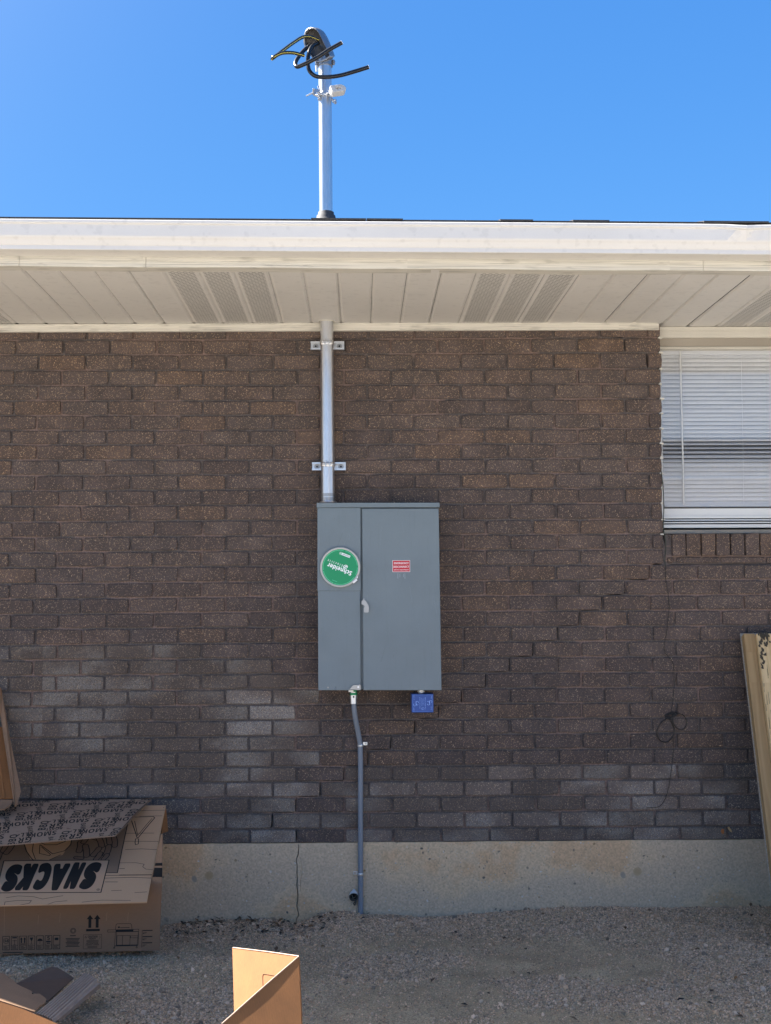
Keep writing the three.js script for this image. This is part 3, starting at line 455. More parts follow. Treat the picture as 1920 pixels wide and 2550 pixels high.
// ------------------------------------------------------------------ service mast
function bevelPrism(P, zb, c) { // P: front corners bottom-left, bottom-right, top-right, top-left at one depth; runs back to zb
  const m = V(0, 0, 0); P.forEach(p => m.addScaledVector(p, 0.25)); const z = P[0].z, pos = [], uv = [];
  const inn = P.map(p => V(p.x - Math.sign(p.x - m.x) * c, p.y - Math.sign(p.y - m.y) * c, z)), mid = P.map(p => V(p.x, p.y, z - c)), bk = P.map(p => V(p.x, p.y, zb));
  const quad = (a, b, d, e) => { for (const p of [a, b, d, a, d, e]) { pos.push(p.x, p.y, p.z); uv.push(p.x + p.z, p.y + p.z); } };
  quad(...inn); for (let i = 0; i < 4; i++) { const j = (i + 1) % 4; quad(inn[i], mid[i], mid[j], inn[j]); quad(mid[i], bk[i], bk[j], mid[j]); } quad(bk[3], bk[2], bk[1], bk[0]);
  return raw(pos, uv);
}
const mz = 0.062, mastX = (sy) => 809.8 + (sy - 245) * 0.00705;
const mp = (sy) => at(mastX(sy), sy, mz);
{
  const base = mp(1250), T = thing('service_mast', 'galvanized steel conduit mast rising from the grey cabinet through the soffit and roof', 'conduit', [base.x, base.y, mz]);
  const L = (g) => local(g, T);
  const seg = 40, pipe = cyl(mp(1249), mp(150), 0.0300, 0.0300, seg);
  mesh('pipe', L(pipe), M.galv, T);
  mesh('coupling', L(join([cyl(mp(1237), mp(1229), 0.0318, 0.0318, 40), cyl(mp(1249), mp(1239), 0.0312, 0.0312, 40)])), M.steel, T);
  mesh('hub_flange', L(join([cyl(mp(1252.5), mp(1249.5), 0.040, 0.038, 40), cyl(mp(1250), mp(1247.5), 0.034, 0.033, 40)])), M.zinc, T);
  const sofY = YS + 0.0; mesh('soffit_ring', L(new THREE.TorusGeometry(0.0335, 0.0028, 8, 40).rotateX(Math.PI / 2).translate(mp(800).x, sofY - 0.001, mz)), M.trim, T);
  // rubber flashing on the roof
  const bp = mp(552), ry = roofY(bp.x, mz), prof = [[0.085, ry - 0.012], [0.082, ry + 0.008], [0.058, ry + 0.028], [0.052, ry + 0.034], [0.048, ry + 0.046], [0.045, ry + 0.048], [0.042, ry + 0.062], [0.0365, ry + 0.066], [0.0355, ry + 0.078], [0.0315, ry + 0.080], [0.030, ry + 0.074]].map(p => new THREE.Vector2(p[0], p[1]));
  mesh('roof_boot', L(new THREE.LatheGeometry(prof, 40).translate(bp.x, 0, mz)), M.rubber, T);
  for (const [x0, x1, y0, y1] of [[773.6, 857, 850, 870.4], [777, 861, 1151, 1171]]) {
    const a = at(x0, y1, 0.032), b = at(x1, y0, 0.032), h = b.y - a.y, w = b.x - a.x, cx = (a.x + b.x) / 2, cy = (a.y + b.y) / 2;
    const s = part('strut', T), G = [box(w, h, 0.0026, cx, cy, 0.0045), box(w, 0.0026, 0.028, cx, cy + h / 2 - 0.0013, 0.018), box(w, 0.0026, 0.028, cx, cy - h / 2 + 0.0013, 0.018), box(w, 0.0075, 0.0024, cx, cy + h / 2 - 0.0038, 0.0325), box(w, 0.0075, 0.0024, cx, cy - h / 2 + 0.0038, 0.0325)];
    mesh('channel', L(join(G)), M.zinc, s);
    for (const o of [-1, 1]) { const bx = cx + o * w * 0.355; mesh('bolt', L(join([cyl(V(bx, cy, 0.005), V(bx, cy, 0.0085), 0.0125, 0.0125, 20), cyl(V(bx, cy, 0.008), V(bx, cy, 0.014), 0.0065, 0.006, 6)])), o ? M.steel : M.dark, s); mesh('bolt_socket', L(cyl(V(bx, cy, 0.0138), V(bx, cy, 0.0146), 0.0042, 0.0042, 12)), M.dark, s); }
    // two-piece strap closed by a bolt in front
    const px = mp((y0 + y1) / 2).x, band = new THREE.TorusGeometry(0.0312, 0.0022, 6, 40).scale(1, 1, 5.2).rotateX(Math.PI / 2).translate(px, cy + 0.004, mz);
    const ears = [-1, 1].map(o => rbox(0.004, 0.028, 0.016, 0.0015, px + o * 0.0085, cy + 0.006, mz + 0.035));
    mesh('pipe_clamp', L(join([band, ...ears, cyl(V(px - 0.019, cy + 0.006, mz + 0.037), V(px + 0.021, cy + 0.006, mz + 0.037), 0.0028, 0.0028, 10), cyl(V(px - 0.021, cy + 0.006, mz + 0.037), V(px - 0.0155, cy + 0.006, mz + 0.037), 0.0055, 0.0055, 6), cyl(V(px + 0.012, cy + 0.006, mz + 0.037), V(px + 0.0165, cy + 0.006, mz + 0.037), 0.0055, 0.0055, 6)])), M.zinc, s);
  }
  // weatherhead: a hood whose mouth looks out and down to the left
  const wh = part('weatherhead', T), n = V(-0.50, -0.30, 0.81).normalize(), o = [680, 60], k = 6.408, pc = at(785, 115, 0.105);
  const rim2 = [[600, 48], [552, 66], [514, 105], [492, 160], [482, 225], [483, 290], [498, 350], [528, 415], [566, 470], [610, 525], [655, 580], [700, 612], [760, 612], [830, 580], [890, 545], [920, 515], [896, 462], [866, 405], [836, 345], [806, 285], [778, 225], [752, 170], [722, 118], [690, 80], [650, 54]].map(p => onPlane(o[0] + p[0] / k, o[1] + p[1] / k, pc, n));
  const cen = V(0, 0, 0); rim2.forEach(p => cen.addScaledVector(p, 1 / rim2.length));
  const up = (p) => smooth(cen.y - 0.09, cen.y + 0.02, p.y), ring = (s, d) => rim2.map(p => cen.clone().lerp(p, s).addScaledVector(n, -d * (0.72 + 0.28 * up(p))));
  const rings = [ring(0.90, 0.004), ring(0.95, -0.001), ring(1.0, 0.001), ring(1.015, 0.02), ring(1.0, 0.042), ring(0.93, 0.060), ring(0.78, 0.074), ring(0.5, 0.082), ring(0.02, 0.086)], pos = [], uv = [], q = rim2.length;
  for (let r = 0; r < rings.length - 1; r++) for (let i = 0; i < q; i++) { const j = (i + 1) % q; for (const p of [rings[r][i], rings[r + 1][j], rings[r + 1][i], rings[r][i], rings[r][j], rings[r + 1][j]]) { pos.push(p.x, p.y, p.z); uv.push(p.x * 3 + p.z, p.y * 3); } }
  const hoodGeo = raw(pos, uv); { const P = hoodGeo.attributes.position; }
  mesh('hood', L(mergeSmooth(rings, q)), M.cast, wh);
  const inner = [ring(0.91, 0.003), ring(0.89, 0.020), ring(0.02, 0.022)];
  mesh('insulator_plate', L(mergeSmooth(inner, q)), std({ rgb: [0.02, 0.017, 0.015], roughness: 0.35 }), wh);
  const onFace = (x, y, d) => onPlane(o[0] + x / k, o[1] + y / k, pc.clone().addScaledVector(n, -d), n);
  mesh('plate_boss', L(join([[612, 150, 0.012], [560, 270, 0.010], [640, 290, 0.010], [700, 380, 0.012]].map(([x, y, r]) => { const c = onFace(x, y, 0.02); return new THREE.TorusGeometry(r, 0.003, 8, 20).applyQuaternion(new THREE.Quaternion().setFromUnitVectors(V(0, 0, 1), n)).translate(c.x, c.y, c.z); }))), std({ rgb: [0.05, 0.042, 0.036], roughness: 0.3 }), wh);
  mesh('collar', L(join([cyl(mp(166), mp(142), 0.0355, 0.0365, 32), cyl(mp(152), mp(120), 0.034, 0.036, 32), cyl(V(mp(155).x - 0.045, mp(155).y - 0.004, mz + 0.008), V(mp(155).x + 0.047, mp(155).y - 0.002, mz + 0.004), 0.006, 0.006, 8), rbox(0.012, 0.022, 0.016, 0.003, mp(155).x - 0.038, mp(155).y - 0.006, mz + 0.012), rbox(0.010, 0.022, 0.016, 0.003, mp(155).x + 0.040, mp(155).y - 0.004, mz + 0.008)])), M.cast, wh);
  mesh('clamp_screw', L(cyl(at(787.5, 163, mz + 0.04), at(789, 178, mz + 0.036), 0.0055, 0.0055, 10)), M.alu, wh);
  // wire-holder clamped below
  const ih = part('wire_holder', T), cp = mp(238);
  mesh('clamp_band', L(join([new THREE.TorusGeometry(0.0318, 0.0024, 6, 40).scale(1, 1, 5).rotateX(Math.PI / 2).rotateZ(-0.10).translate(cp.x, cp.y, mz), cyl(at(798, 222, mz + 0.034), at(762.5, 239, mz + 0.045), 0.0034, 0.0034, 8), cyl(at(781, 221, mz + 0.05), at(780, 234, mz + 0.03), 0.004, 0.006, 8), cyl(at(780, 234, mz + 0.03), at(797, 243, mz + 0.03), 0.0055, 0.0045, 8), sheet([at(779, 220, mz + 0.045), at(782, 236, mz + 0.045), at(797, 226, mz + 0.04), at(793, 222, mz + 0.04)], 0.004), cyl(at(792, 214, mz + 0.03), at(797, 232, mz + 0.034), 0.004, 0.0045, 8), cyl(at(790, 230, mz + 0.034), at(808, 239, mz + 0.040), 0.0045, 0.0038, 8), rbox(0.014, 0.03, 0.02, 0.003, at(795, 241, mz + 0.02).x, at(795, 241, mz + 0.02).y, mz + 0.02)])), M.zinc, ih);
  mesh('clamp_bolt', L(join([cyl(at(826, 246, mz + 0.01), at(836, 257, mz + 0.02), 0.006, 0.006, 8), cyl(at(829, 252, mz + 0.01), at(837, 250, mz + 0.018), 0.009, 0.008, 6)])), M.zinc, ih);
  { // clevis with a slot and a spool between its arms
    const s = new THREE.Shape(), r = 0.020; s.moveTo(-0.040, -r); s.lineTo(0.012, -r); s.absarc(0.012, 0, r, -Math.PI / 2, Math.PI / 2, false); s.lineTo(-0.034, r); s.quadraticCurveTo(-0.046, 0, -0.040, -r);
    const hole = new THREE.Path(); hole.moveTo(-0.020, -0.011); hole.lineTo(0.010, -0.011); hole.lineTo(0.010, 0.011); hole.lineTo(-0.020, 0.011); s.holes.push(hole);
    const g = new THREE.ExtrudeGeometry(s, { depth: 0.026, bevelEnabled: true, bevelSize: 0.002, bevelThickness: 0.002, bevelSegments: 2, curveSegments: 14 }).translate(0, 0, -0.013), e = new THREE.Euler(-0.55, 0.30, 0.38, 'YXZ'), c = at(843, 225, mz + 0.055);
    mesh('clevis', L(g.applyQuaternion(new THREE.Quaternion().setFromEuler(e)).translate(c.x, c.y, c.z)), M.porcelain, ih);
    const pin = join([new THREE.CylinderGeometry(0.0075, 0.0075, 0.024, 16), new THREE.CylinderGeometry(0.004, 0.004, 0.046, 12)]).translate(0.004, 0, 0.002).applyQuaternion(new THREE.Quaternion().setFromEuler(e)).translate(c.x, c.y, c.z);
    mesh('spool', L(pin), M.porcelain, ih);
  }
}
function mergeSmooth(rings, q) { // closed strips of rings, indexed so that normals are smooth
  const pos = [], uv = [], idx = []; rings.forEach(r => r.forEach(p => { pos.push(p.x, p.y, p.z); uv.push(p.x * 3 + p.z, p.y * 3); }));
  for (let r = 0; r < rings.length - 1; r++) for (let i = 0; i < q; i++) { const j = (i + 1) % q, a = r * q + i, b = r * q + j, c = (r + 1) * q + i, d = (r + 1) * q + j; idx.push(a, d, c, a, b, d); }
  return raw(pos, uv, idx);
}
{ // cut cable ends hanging out of the weatherhead
  const o = [620, 20], k = 4.0225, P = (x, y, z) => at(o[0] + x / k, o[1] + y / k, z);
  const make = (label, pts, r, stripe) => {
    const w = pts.map(p => P(...p)), e = w[w.length - 1], T = thing('service_cable', label, 'cable', [w[0].x, w[0].y, w[0].z], 'cable tails at the weatherhead'), curve = new THREE.CatmullRomCurve3(w, false, 'centripetal');
    mesh('jacket', local(new THREE.TubeGeometry(curve, 120, r, 14, false), T), M.cable, T);
    const t = curve.getTangentAt(1), nrm = t.clone();
    mesh('cut_end', local(join([cyl(e.clone().addScaledVector(t, -0.001), e.clone().addScaledVector(t, 0.0005), r, r, 16), cyl(e.clone().addScaledVector(t, 0.0004), e.clone().addScaledVector(t, 0.0016), r * 0.72, r * 0.7, 14)]), T), M.alu, T);
    if (stripe) { const off = []; for (let i = 0; i <= 60; i++) { const u = i / 60, p = curve.getPointAt(u), tt = curve.getTangentAt(u), d = V(0.15, -0.45, 1).addScaledVector(tt, -V(0.15, -0.45, 1).dot(tt)).normalize(); off.push(p.addScaledVector(d, r * 0.80)); } mesh('stripe', local(tube(off, r * 0.27, 100, 6), T), M.stripe, T); }
  };
  make('black cable with yellow stripe bent back sharply at its tip', [[690, 318, 0.13], [620, 290, 0.16], [545, 290, 0.20], [450, 345, 0.26], [340, 425, 0.34], [262, 487, 0.40], [232, 508, 0.425], [250, 492, 0.44], [320, 455, 0.42], [430, 448, 0.38], [548, 474, 0.33]], 0.0078, true);
  make('black cable curling round below the hood with its end pointing up', [[620, 370, 0.125], [560, 415, 0.17], [500, 485, 0.21], [466, 550, 0.24], [482, 588, 0.26], [560, 560, 0.27], [680, 498, 0.27], [800, 420, 0.265], [930, 347, 0.26]], 0.0092, false);
  make('black cable looping under the collar with its end reaching away', [[695, 352, 0.12], [640, 378, 0.15], [604, 440, 0.18], [590, 540, 0.20], [606, 628, 0.21], [662, 680, 0.21], [760, 692, 0.20], [900, 678, 0.19], [1050, 638, 0.18], [1198, 592, 0.17]], 0.0092, false);
}
// ------------------------------------------------------------------ meter cabinet
{
  const zf = 0.150, o = at(840, 1719, 0.0), C = thing('electrical_cabinet', 'grey steel meter and breaker cabinet fixed to the brick wall', 'electrical cabinet', [at(945, 1719, 0.003).x, at(945, 1719, 0.003).y, 0.003]);
  const L = (g) => local(g, C), quad = (bl, br, tr, tl, z) => [at(...bl, z), at(...br, z), at(...tr, z), at(...tl, z)];
  mesh('housing', L(bevelPrism(quad([793.5, 1717], [1097, 1717], [1090.5, 1255], [792, 1255], 0.130), 0.003, 0.001)), M.cabinet, C);
  mesh('top_cap', L(join([bevelPrism(quad([788.5, 1264], [1095, 1263], [1094.5, 1251.5], [788.5, 1252], 0.157), 0.003, 0.0012)])), M.cabinet, C);
  mesh('lower_cover', L(bevelPrism(quad([792.5, 1719], [898.2, 1719], [897.4, 1470], [791.6, 1470], zf - 0.004), 0.131, 0.0015)), M.cabinet, C);
  mesh('meter_cover', L(bevelPrism(quad([790.6, 1471.6], [898.6, 1471.6], [898.0, 1264.4], [790.4, 1264.4], zf), 0.131, 0.0015)), M.cabinet, C);
  const door = part('door', C);
  mesh('door_panel', L(bevelPrism(quad([905, 1719], [1099.6, 1719], [1092.6, 1266.5], [901.5, 1266.5], zf + 0.004), 0.131, 0.002)), M.cabinet, door);
  // meter ring and green cover sticker
  const mc = at(847.1, 1412.6, zf + 0.012), R = 0.0880, cap = part('meter_ring', C), prof = [[R - 0.012, -0.012], [R - 0.001, -0.012], [R, -0.009], [R, 0.002], [R - 0.002, 0.0045], [R - 0.0065, 0.0045], [R - 0.0085, 0.002], [R - 0.012, 0.0015]].map(p => new THREE.Vector2(...p));
  mesh('ring', L(new THREE.LatheGeometry(prof, 72).rotateX(Math.PI / 2).translate(mc.x, mc.y, mc.z)), std({ map: dirtyWhite, rgb: [0.62, 0.64, 0.64], roughness: 0.4, metalness: 0.3 }), cap);
  const green = canvasTex(768, 768, (g, w) => {
    g.fillStyle = '#00965f'; g.fillRect(0, 0, w, w); g.translate(w / 2, w / 2); const u = w / 2 / 560; g.scale(u, u);
    g.strokeStyle = '#7fe6b4'; g.lineWidth = 11; for (const [a, b] of [[-1.26, -0.10], [0.02, 0.46], [0.62, 1.92], [1.98, 2.92], [2.99, 4.92]]) { g.beginPath(); g.arc(0, 0, 532, a, b); g.stroke(); }
    g.rotate(Math.PI * 201 / 180); g.fillStyle = '#ffffff'; g.textBaseline = 'alphabetic'; g.textAlign = 'center';
    g.font = 'bold 186px sans-serif'; let mw = g.measureText('Schneider').width; g.save(); g.translate(-6, 2); g.scale(800 / mw, 1); g.lineWidth = 5; g.strokeStyle = '#fff'; g.fillText('Schneider', 0, 0); g.strokeText('Schneider', 0, 0); g.restore();
    g.font = '104px sans-serif'; const t = 'Electric'; let x = -62; for (const ch of t) { g.textAlign = 'left'; g.fillText(ch, x, 106); x += g.measureText(ch).width + 24; }
    g.lineWidth = 20; g.strokeStyle = '#fff'; g.beginPath(); g.ellipse(-150, 72, 62, 48, -0.5, 0, 7); g.stroke(); g.beginPath(); g.moveTo(-190, 92); g.quadraticCurveTo(-150, 92, -150, 72); g.quadraticCurveTo(-150, 50, -112, 50); g.lineWidth = 26; g.stroke();
    g.fillRect(-172, 372, 270, 74); g.strokeStyle = '#fff'; g.lineWidth = 7; g.strokeRect(104, 376, 66, 66); g.fillStyle = '#fff'; g.textAlign = 'center'; g.font = 'bold 58px sans-serif'; g.fillText('D', 137, 430); g.fillStyle = '#3f5a50'; g.font = 'bold 54px sans-serif'; mw = g.measureText('SQUARE').width; g.save(); g.translate(-38, 428); g.scale(236 / mw, 1); g.fillText('SQUARE', 0, 0); g.restore();
    g.fillStyle = '#57c896'; g.fillRect(-70, -462, 165, 16);
  });
  mesh('cover_sticker', L(new THREE.CircleGeometry(R - 0.0090, 72).translate(mc.x, mc.y, mc.z + 0.0022)), std({ map: green, roughness: 0.45 }), cap);
  const sc = at(884, 1447, zf + 0.014); mesh('ring_clasp', L(join([rbox(0.024, 0.010, 0.010, 0.002).rotateZ(0.72).translate(sc.x, sc.y, sc.z), cyl(V(sc.x + 0.008, sc.y + 0.012, sc.z + 0.003), V(sc.x + 0.012, sc.y + 0.02, sc.z + 0.003), 0.003, 0.003, 8)])), M.alu, cap);
  // warning sticker on the door
  const red = canvasTex(512, 336, (g, w, h) => {
    g.fillStyle = '#e9e2e2'; g.fillRect(0, 0, w, h); g.fillStyle = '#c2182c'; g.fillRect(12, 12, w - 24, h - 24); g.fillStyle = '#f6ecec'; g.textAlign = 'center'; g.textBaseline = 'middle'; g.font = 'bold 76px sans-serif';
    for (const [t, y, W, f] of [['EMERGENCY', 84, 430, 76], ['DISCONNECT', 186, 456, 76], ['SERVICE EQUIPMENT', 276, 440, 36]]) { g.font = `bold ${f}px sans-serif`; const m = g.measureText(t).width; g.save(); g.translate(w / 2, y); g.scale(W / m, 1); g.fillText(t, 0, 0); g.restore(); }
  });
  { const a = at(977.3, 1424.5, zf + 0.0048), b = at(1021.2, 1395, zf + 0.0048); mesh('warning_sticker', L(new THREE.PlaneGeometry(b.x - a.x, b.y - a.y).translate((a.x + b.x) / 2, (a.y + b.y) / 2, a.z)), std({ map: red, roughness: 0.4 }), door); }
  mesh('scratch_marks', L(join([[990.5, 1427, 1441], [995.5, 1429, 1437.5], [1004.5, 1429, 1437], [1008, 1427, 1441]].map(([x, y0, y1]) => { const a = at(x, y1, zf + 0.0044), b = at(x + 0.7, y0, zf + 0.0044); return box2([a.x, a.y, zf + 0.004], [b.x, b.y, zf + 0.0046]); }))), std({ rgb: [0.42, 0.48, 0.50] }), door);
  const hook = (pts, z, t, name, par) => mesh(name, L(sheet(pts.map(p => at(p[0], p[1], z)), t)), M.steel, par);
  { // hasp of the door
    const k = 3.881, q = (x, y) => [760 + x / k, 1230 + y / k];
    hook([q(566, 1140), q(566, 1105), q(576, 1090), q(560, 1072), q(545, 1066), q(545, 1036), q(556, 1030), q(566, 1005), q(572, 1012), q(572, 1026), q(586, 1034), q(612, 1078), q(617, 1100), q(614, 1140), q(606, 1146), q(574, 1146)].map(p => p).reverse().reverse(), zf + 0.013, 0.004, 'latch', door);
    const r = at(...q(592, 1121), zf + 0.0135); mesh('latch_rivet', L(cyl(V(r.x, r.y, zf + 0.004), V(r.x, r.y, zf + 0.0165), 0.0048, 0.004, 14)), M.alu, door);
    hook([q(549, 1064), q(549, 1038), q(560, 1038), q(560, 1064)], zf + 0.0155, 0.002, 'latch_loop', door);
  }
  { // hasp of the lower cover
    const k = 11.06, q = (x, y) => [860 + x / k, 1690 + y / k];
    hook([q(110, 300), q(210, 185), q(395, 165), q(420, 185), q(420, 300), q(330, 310), q(230, 296)].reverse(), zf + 0.009, 0.004, 'cover_hasp', C);
    const r = at(...q(355, 232), zf + 0.009); mesh('hasp_rivet', L(cyl(V(r.x, r.y, zf - 0.004), V(r.x, r.y, zf + 0.0115), 0.0052, 0.0045, 14)), M.alu, C);
    for (const [sx, sy] of [[817, 1712], [836, 1712]]) { const s = at(sx, sy, zf - 0.003); mesh('screw', L(cyl(V(s.x, s.y, zf - 0.006), V(s.x, s.y, zf - 0.001), 0.0045, 0.003, 10)), sx < 820 ? M.steel : M.cabinet, C); }
  }
}
// ------------------------------------------------------------------ thin conduit to the ground
{
  const pts = [[881, 1748, 0.070], [882, 1765, 0.069], [884, 1782, 0.062], [888, 1805, 0.046], [893, 1830, 0.029], [896.5, 1852, 0.019], [897.6, 1880, 0.0165], [897.8, 2000, 0.0165], [898, 2140, 0.0165], [898.3, 2290, 0.0165]].map(p => at(...p)), T = thing('thin_conduit', 'thin grey conduit running from the cabinet down the wall into the gravel', 'conduit', [pts[9].x, pts[9].y, pts[9].z]), L = g => local(g, T);
  mesh('pipe', L(tube(pts, 0.0114, 160, 20)), M.pvc, T);
  const c = (y0, y1, r) => cyl(at(880.6, y1, 0.070), at(880.4, y0, 0.070), r, r, 24);
  const con = part('connector', T);
  mesh('body', L(join([c(1739, 1752, 0.0150), c(1731, 1740, 0.0162), c(1716, 1732, 0.0135)])), M.zinc, con);
  mesh('green_band', L(join([c(1724.5, 1731.2, 0.0160), c(1717.5, 1722.8, 0.0154)])), M.green, con);
  const b = at(874, 1720, 0.088); mesh('bonding_lug', L(join([rbox(0.022, 0.013, 0.012, 0.002, b.x, b.y, b.z)])), M.alu, con); const h = at(880.6, 1735.5, 0.0862); mesh('set_screw', L(cyl(V(h.x, h.y, h.z - 0.004), V(h.x, h.y, h.z + 0.0005), 0.0042, 0.0042, 12)), M.dark, con);
  for (const [sy, side] of [[1856, 1], [2177, -1]]) {
    const p = at(897.3, sy, 0.0165), s = part('strap', T), ear = p.clone().add(V(side * 0.0215, side > 0 ? 0.006 : 0.004, 0));
    mesh('band', L(join([new THREE.TorusGeometry(0.0122, 0.0014, 6, 30).scale(1, 1, 5).rotateX(Math.PI / 2).translate(p.x, p.y, p.z), rbox(0.020, 0.015, 0.003, 0.0014, ear.x, ear.y, 0.0055)])), M.zinc, s);
    mesh('screw', L(cyl(V(ear.x + side * 0.002, ear.y, 0.006), V(ear.x + side * 0.002, ear.y, 0.0095), 0.0048, 0.0035, 10)), M.steel, s);
  }
}
{ // surge protector under the cabinet
  const z = 0.128, a = at(1024.5, 1775.5, z), b = at(1080, 1727, z), w = b.x - a.x, h = b.y - a.y, cx = (a.x + b.x) / 2, cy = (a.y + b.y) / 2, T = thing('surge_protector', 'small blue surge protector box hanging under the grey cabinet', 'surge protector', [cx, a.y, z - 0.06]), L = g => local(g, T);
  mesh('body', L(rbox(w, h, 0.075, 0.004, cx, cy, z - 0.0380)), std({ rgb: [0.012, 0.045, 0.20], roughness: 0.45 }), T);
  mesh('nipple', L(join([cyl(V(cx - 0.004, b.y - 0.002, z - 0.045), V(cx - 0.004, b.y + 0.016, z - 0.045), 0.0125, 0.0125, 20), cyl(V(cx - 0.004, b.y + 0.004, z - 0.045), V(cx - 0.004, b.y + 0.009, z - 0.045), 0.017, 0.017, 6)])), M.alu, T);
  const lab = canvasTex(512, 460, (g, W, H) => {
    g.fillStyle = '#1b4d9e'; g.fillRect(0, 0, W, H); g.strokeStyle = '#4f86d8'; g.lineWidth = 6; g.strokeRect(10, 8, W - 20, H - 16); g.fillStyle = g.strokeStyle = '#8fb6f2';
    const glyphs = (x, y0, y1, s, wgt) => { let y = y0; g.lineWidth = wgt; while (y < y1) { const l = s * (0.35 + 0.5 * hash(Math.round(y * 3), x)); g.beginPath(); if (hash(x + 9, Math.round(y)) < 0.5) { g.moveTo(x - s / 2, y); g.lineTo(x + s / 2, y); } else g.arc(x, y + l / 2, s * 0.36, 0, 5); g.stroke(); y += l + wgt * 1.2; } };
    glyphs(190, 75, 385, 20, 4); glyphs(326, 70, 385, 20, 4); glyphs(232, 96, 300, 12, 3); glyphs(262, 110, 290, 12, 3); glyphs(292, 96, 300, 12, 3); glyphs(45, 20, 140, 34, 3); glyphs(478, 20, 110, 30, 3); glyphs(42, 340, 430, 30, 3); glyphs(474, 320, 415, 30, 3);
    g.fillRect(88, 175, 13, 118); g.fillRect(426, 160, 13, 118); g.lineWidth = 9; for (const [x, d] of [[128, 1], [396, -1]]) { g.beginPath(); g.arc(x, 205, 26, 3.4, 7); g.stroke(); g.beginPath(); g.arc(x, 255, 22, 0.4, 3.6); g.stroke(); } g.beginPath(); g.arc(60, 270, 30, 1, 4.2); g.stroke(); g.beginPath(); g.arc(462, 190, 28, 4.2, 7.4); g.stroke();
    g.beginPath(); g.arc(262, 372, 34, 0, 7); g.lineWidth = 5; g.stroke(); g.beginPath(); g.arc(262, 372, 16, 0, 5); g.stroke();
  });
  mesh('label_plate', L(new THREE.PlaneGeometry(w - 0.008, h - 0.008).translate(cx, cy, z + 0.0004)), std({ map: lab, roughness: 0.4 }), T);
}
{ // hooded pipe stub in the footing
  const k = 6.408, q = (x, y, z) => at(700 + x / k, 2060 + y / k, z), c = q(1158, 1108, 0.012), T = thing('pipe_stub', 'small white hooded pipe stub with ragged wires in the concrete footing', 'pipe stub', [c.x, c.y, 0.003]), L = g => local(g, T);
  mesh('sleeve', L(new THREE.TorusGeometry(0.0175, 0.0028, 8, 28).scale(1, 1, 4).translate(c.x, c.y, 0.010)), std({ rgb: [0.06, 0.055, 0.05] }), T);
  mesh('painted_hole', L(new THREE.CircleGeometry(0.016, 24).translate(c.x, c.y, 0.0045)), M.dark, T);  // flat near-black disc, the shade inside the pipe put in as colour
  mesh('hood', L(sheet([[1088, 1075], [1120, 1052], [1160, 1046], [1200, 1052], [1230, 1078], [1206, 1030], [1178, 1000], [1163, 980], [1148, 1000], [1110, 1035]].map(p => { const h = clamp((1080 - p[1]) / 100, 0, 1); return q(p[0], p[1], 0.040 - 0.030 * h); }), 0.004)), std({ rgb: [0.55, 0.56, 0.56], roughness: 0.6 }), T);
  mesh('ragged_wires', L(join([[[1130, 1080], [1140, 1120], [1125, 1150], [1160, 1170]], [[1200, 1090], [1180, 1120], [1150, 1130], [1140, 1160]], [[1160, 1150], [1185, 1190], [1160, 1210], [1170, 1245]], [[1215, 1120], [1195, 1165], [1190, 1210], [1175, 1250]]].map((l, i) => tube(l.map((p, j) => q(p[0], p[1], 0.016 + 0.006 * Math.sin(i * 3 + j * 2))), 0.0026, 24, 6)))), std({ rgb: [0.10, 0.085, 0.065], roughness: 0.9 }), T);
}
{ // loose cable dangling beside the window
  const k = 4.425, q = (x, y, z = 0.005) => at(1600 + x / k, 1340 + y / k, z), p = (x, y, z = 0.005) => at(x, y, z);
  const T = thing('loose_cable', 'thin dark cable dangling from the window corner with a tied coil', 'cable', [p(1668, 1785).x, p(1668, 1785).y, 0.005]), L = g => local(g, T);
  mesh('upper_run', L(tube([p(1646, 1168, 0.004), p(1650, 1200, 0.006), p(1653, 1260, 0.008), p(1652, 1320, 0.008), q(250, 0), q(256, 110), q(248, 240), q(255, 320)], 0.0021, 60, 6)), std({ rgb: [0.03, 0.04, 0.03] }), T);
  mesh('dangling_run', L(tube([q(255, 300), q(258, 460), q(284, 640), q(293, 760), q(282, 900), q(265, 1040), q(246, 1140), q(240, 1230), q(270, 1290), q(312, 1335), q(345, 1420), q(352, 1600), q(340, 1720), q(326, 1850), q(315, 1915)], 0.0012, 120, 6)), M.cable, T);
  mesh('coil', L(join([tube([q(240, 1960), q(290, 1925), q(350, 1915), q(380, 1930), q(330, 1960), q(270, 1990), q(250, 1950), q(320, 1930), q(372, 1945), q(300, 1980)].map((v, i) => v.add(V(0, 0, 0.002 * (i % 3)))), 0.0021, 90, 6), tube([q(255, 1950), q(300, 1945), q(345, 1935), q(310, 1975), q(265, 1965)], 0.0030, 50, 6)])), M.cable, T);
  mesh('loop', L(tube([p(1664, 1787), p(1646, 1800), p(1636, 1820), p(1642, 1842), p(1658, 1848), p(1673, 1838), p(1679, 1818), p(1668, 1790)], 0.0024, 90, 6)), M.cable, T);
  mesh('loop', L(tube([p(1683, 1776), p(1700, 1780), p(1710, 1796), p(1704, 1814), p(1690, 1816), p(1678, 1804), p(1675, 1790)], 0.0022, 80, 6)), M.cable, T);
  mesh('tail', L(tube([p(1676, 1830), p(1676, 1880), p(1670, 1930), p(1664, 1965), p(1655, 1992), p(1642, 2008), p(1610, 2012)], 0.0012, 80, 6)), M.cable, T);
}
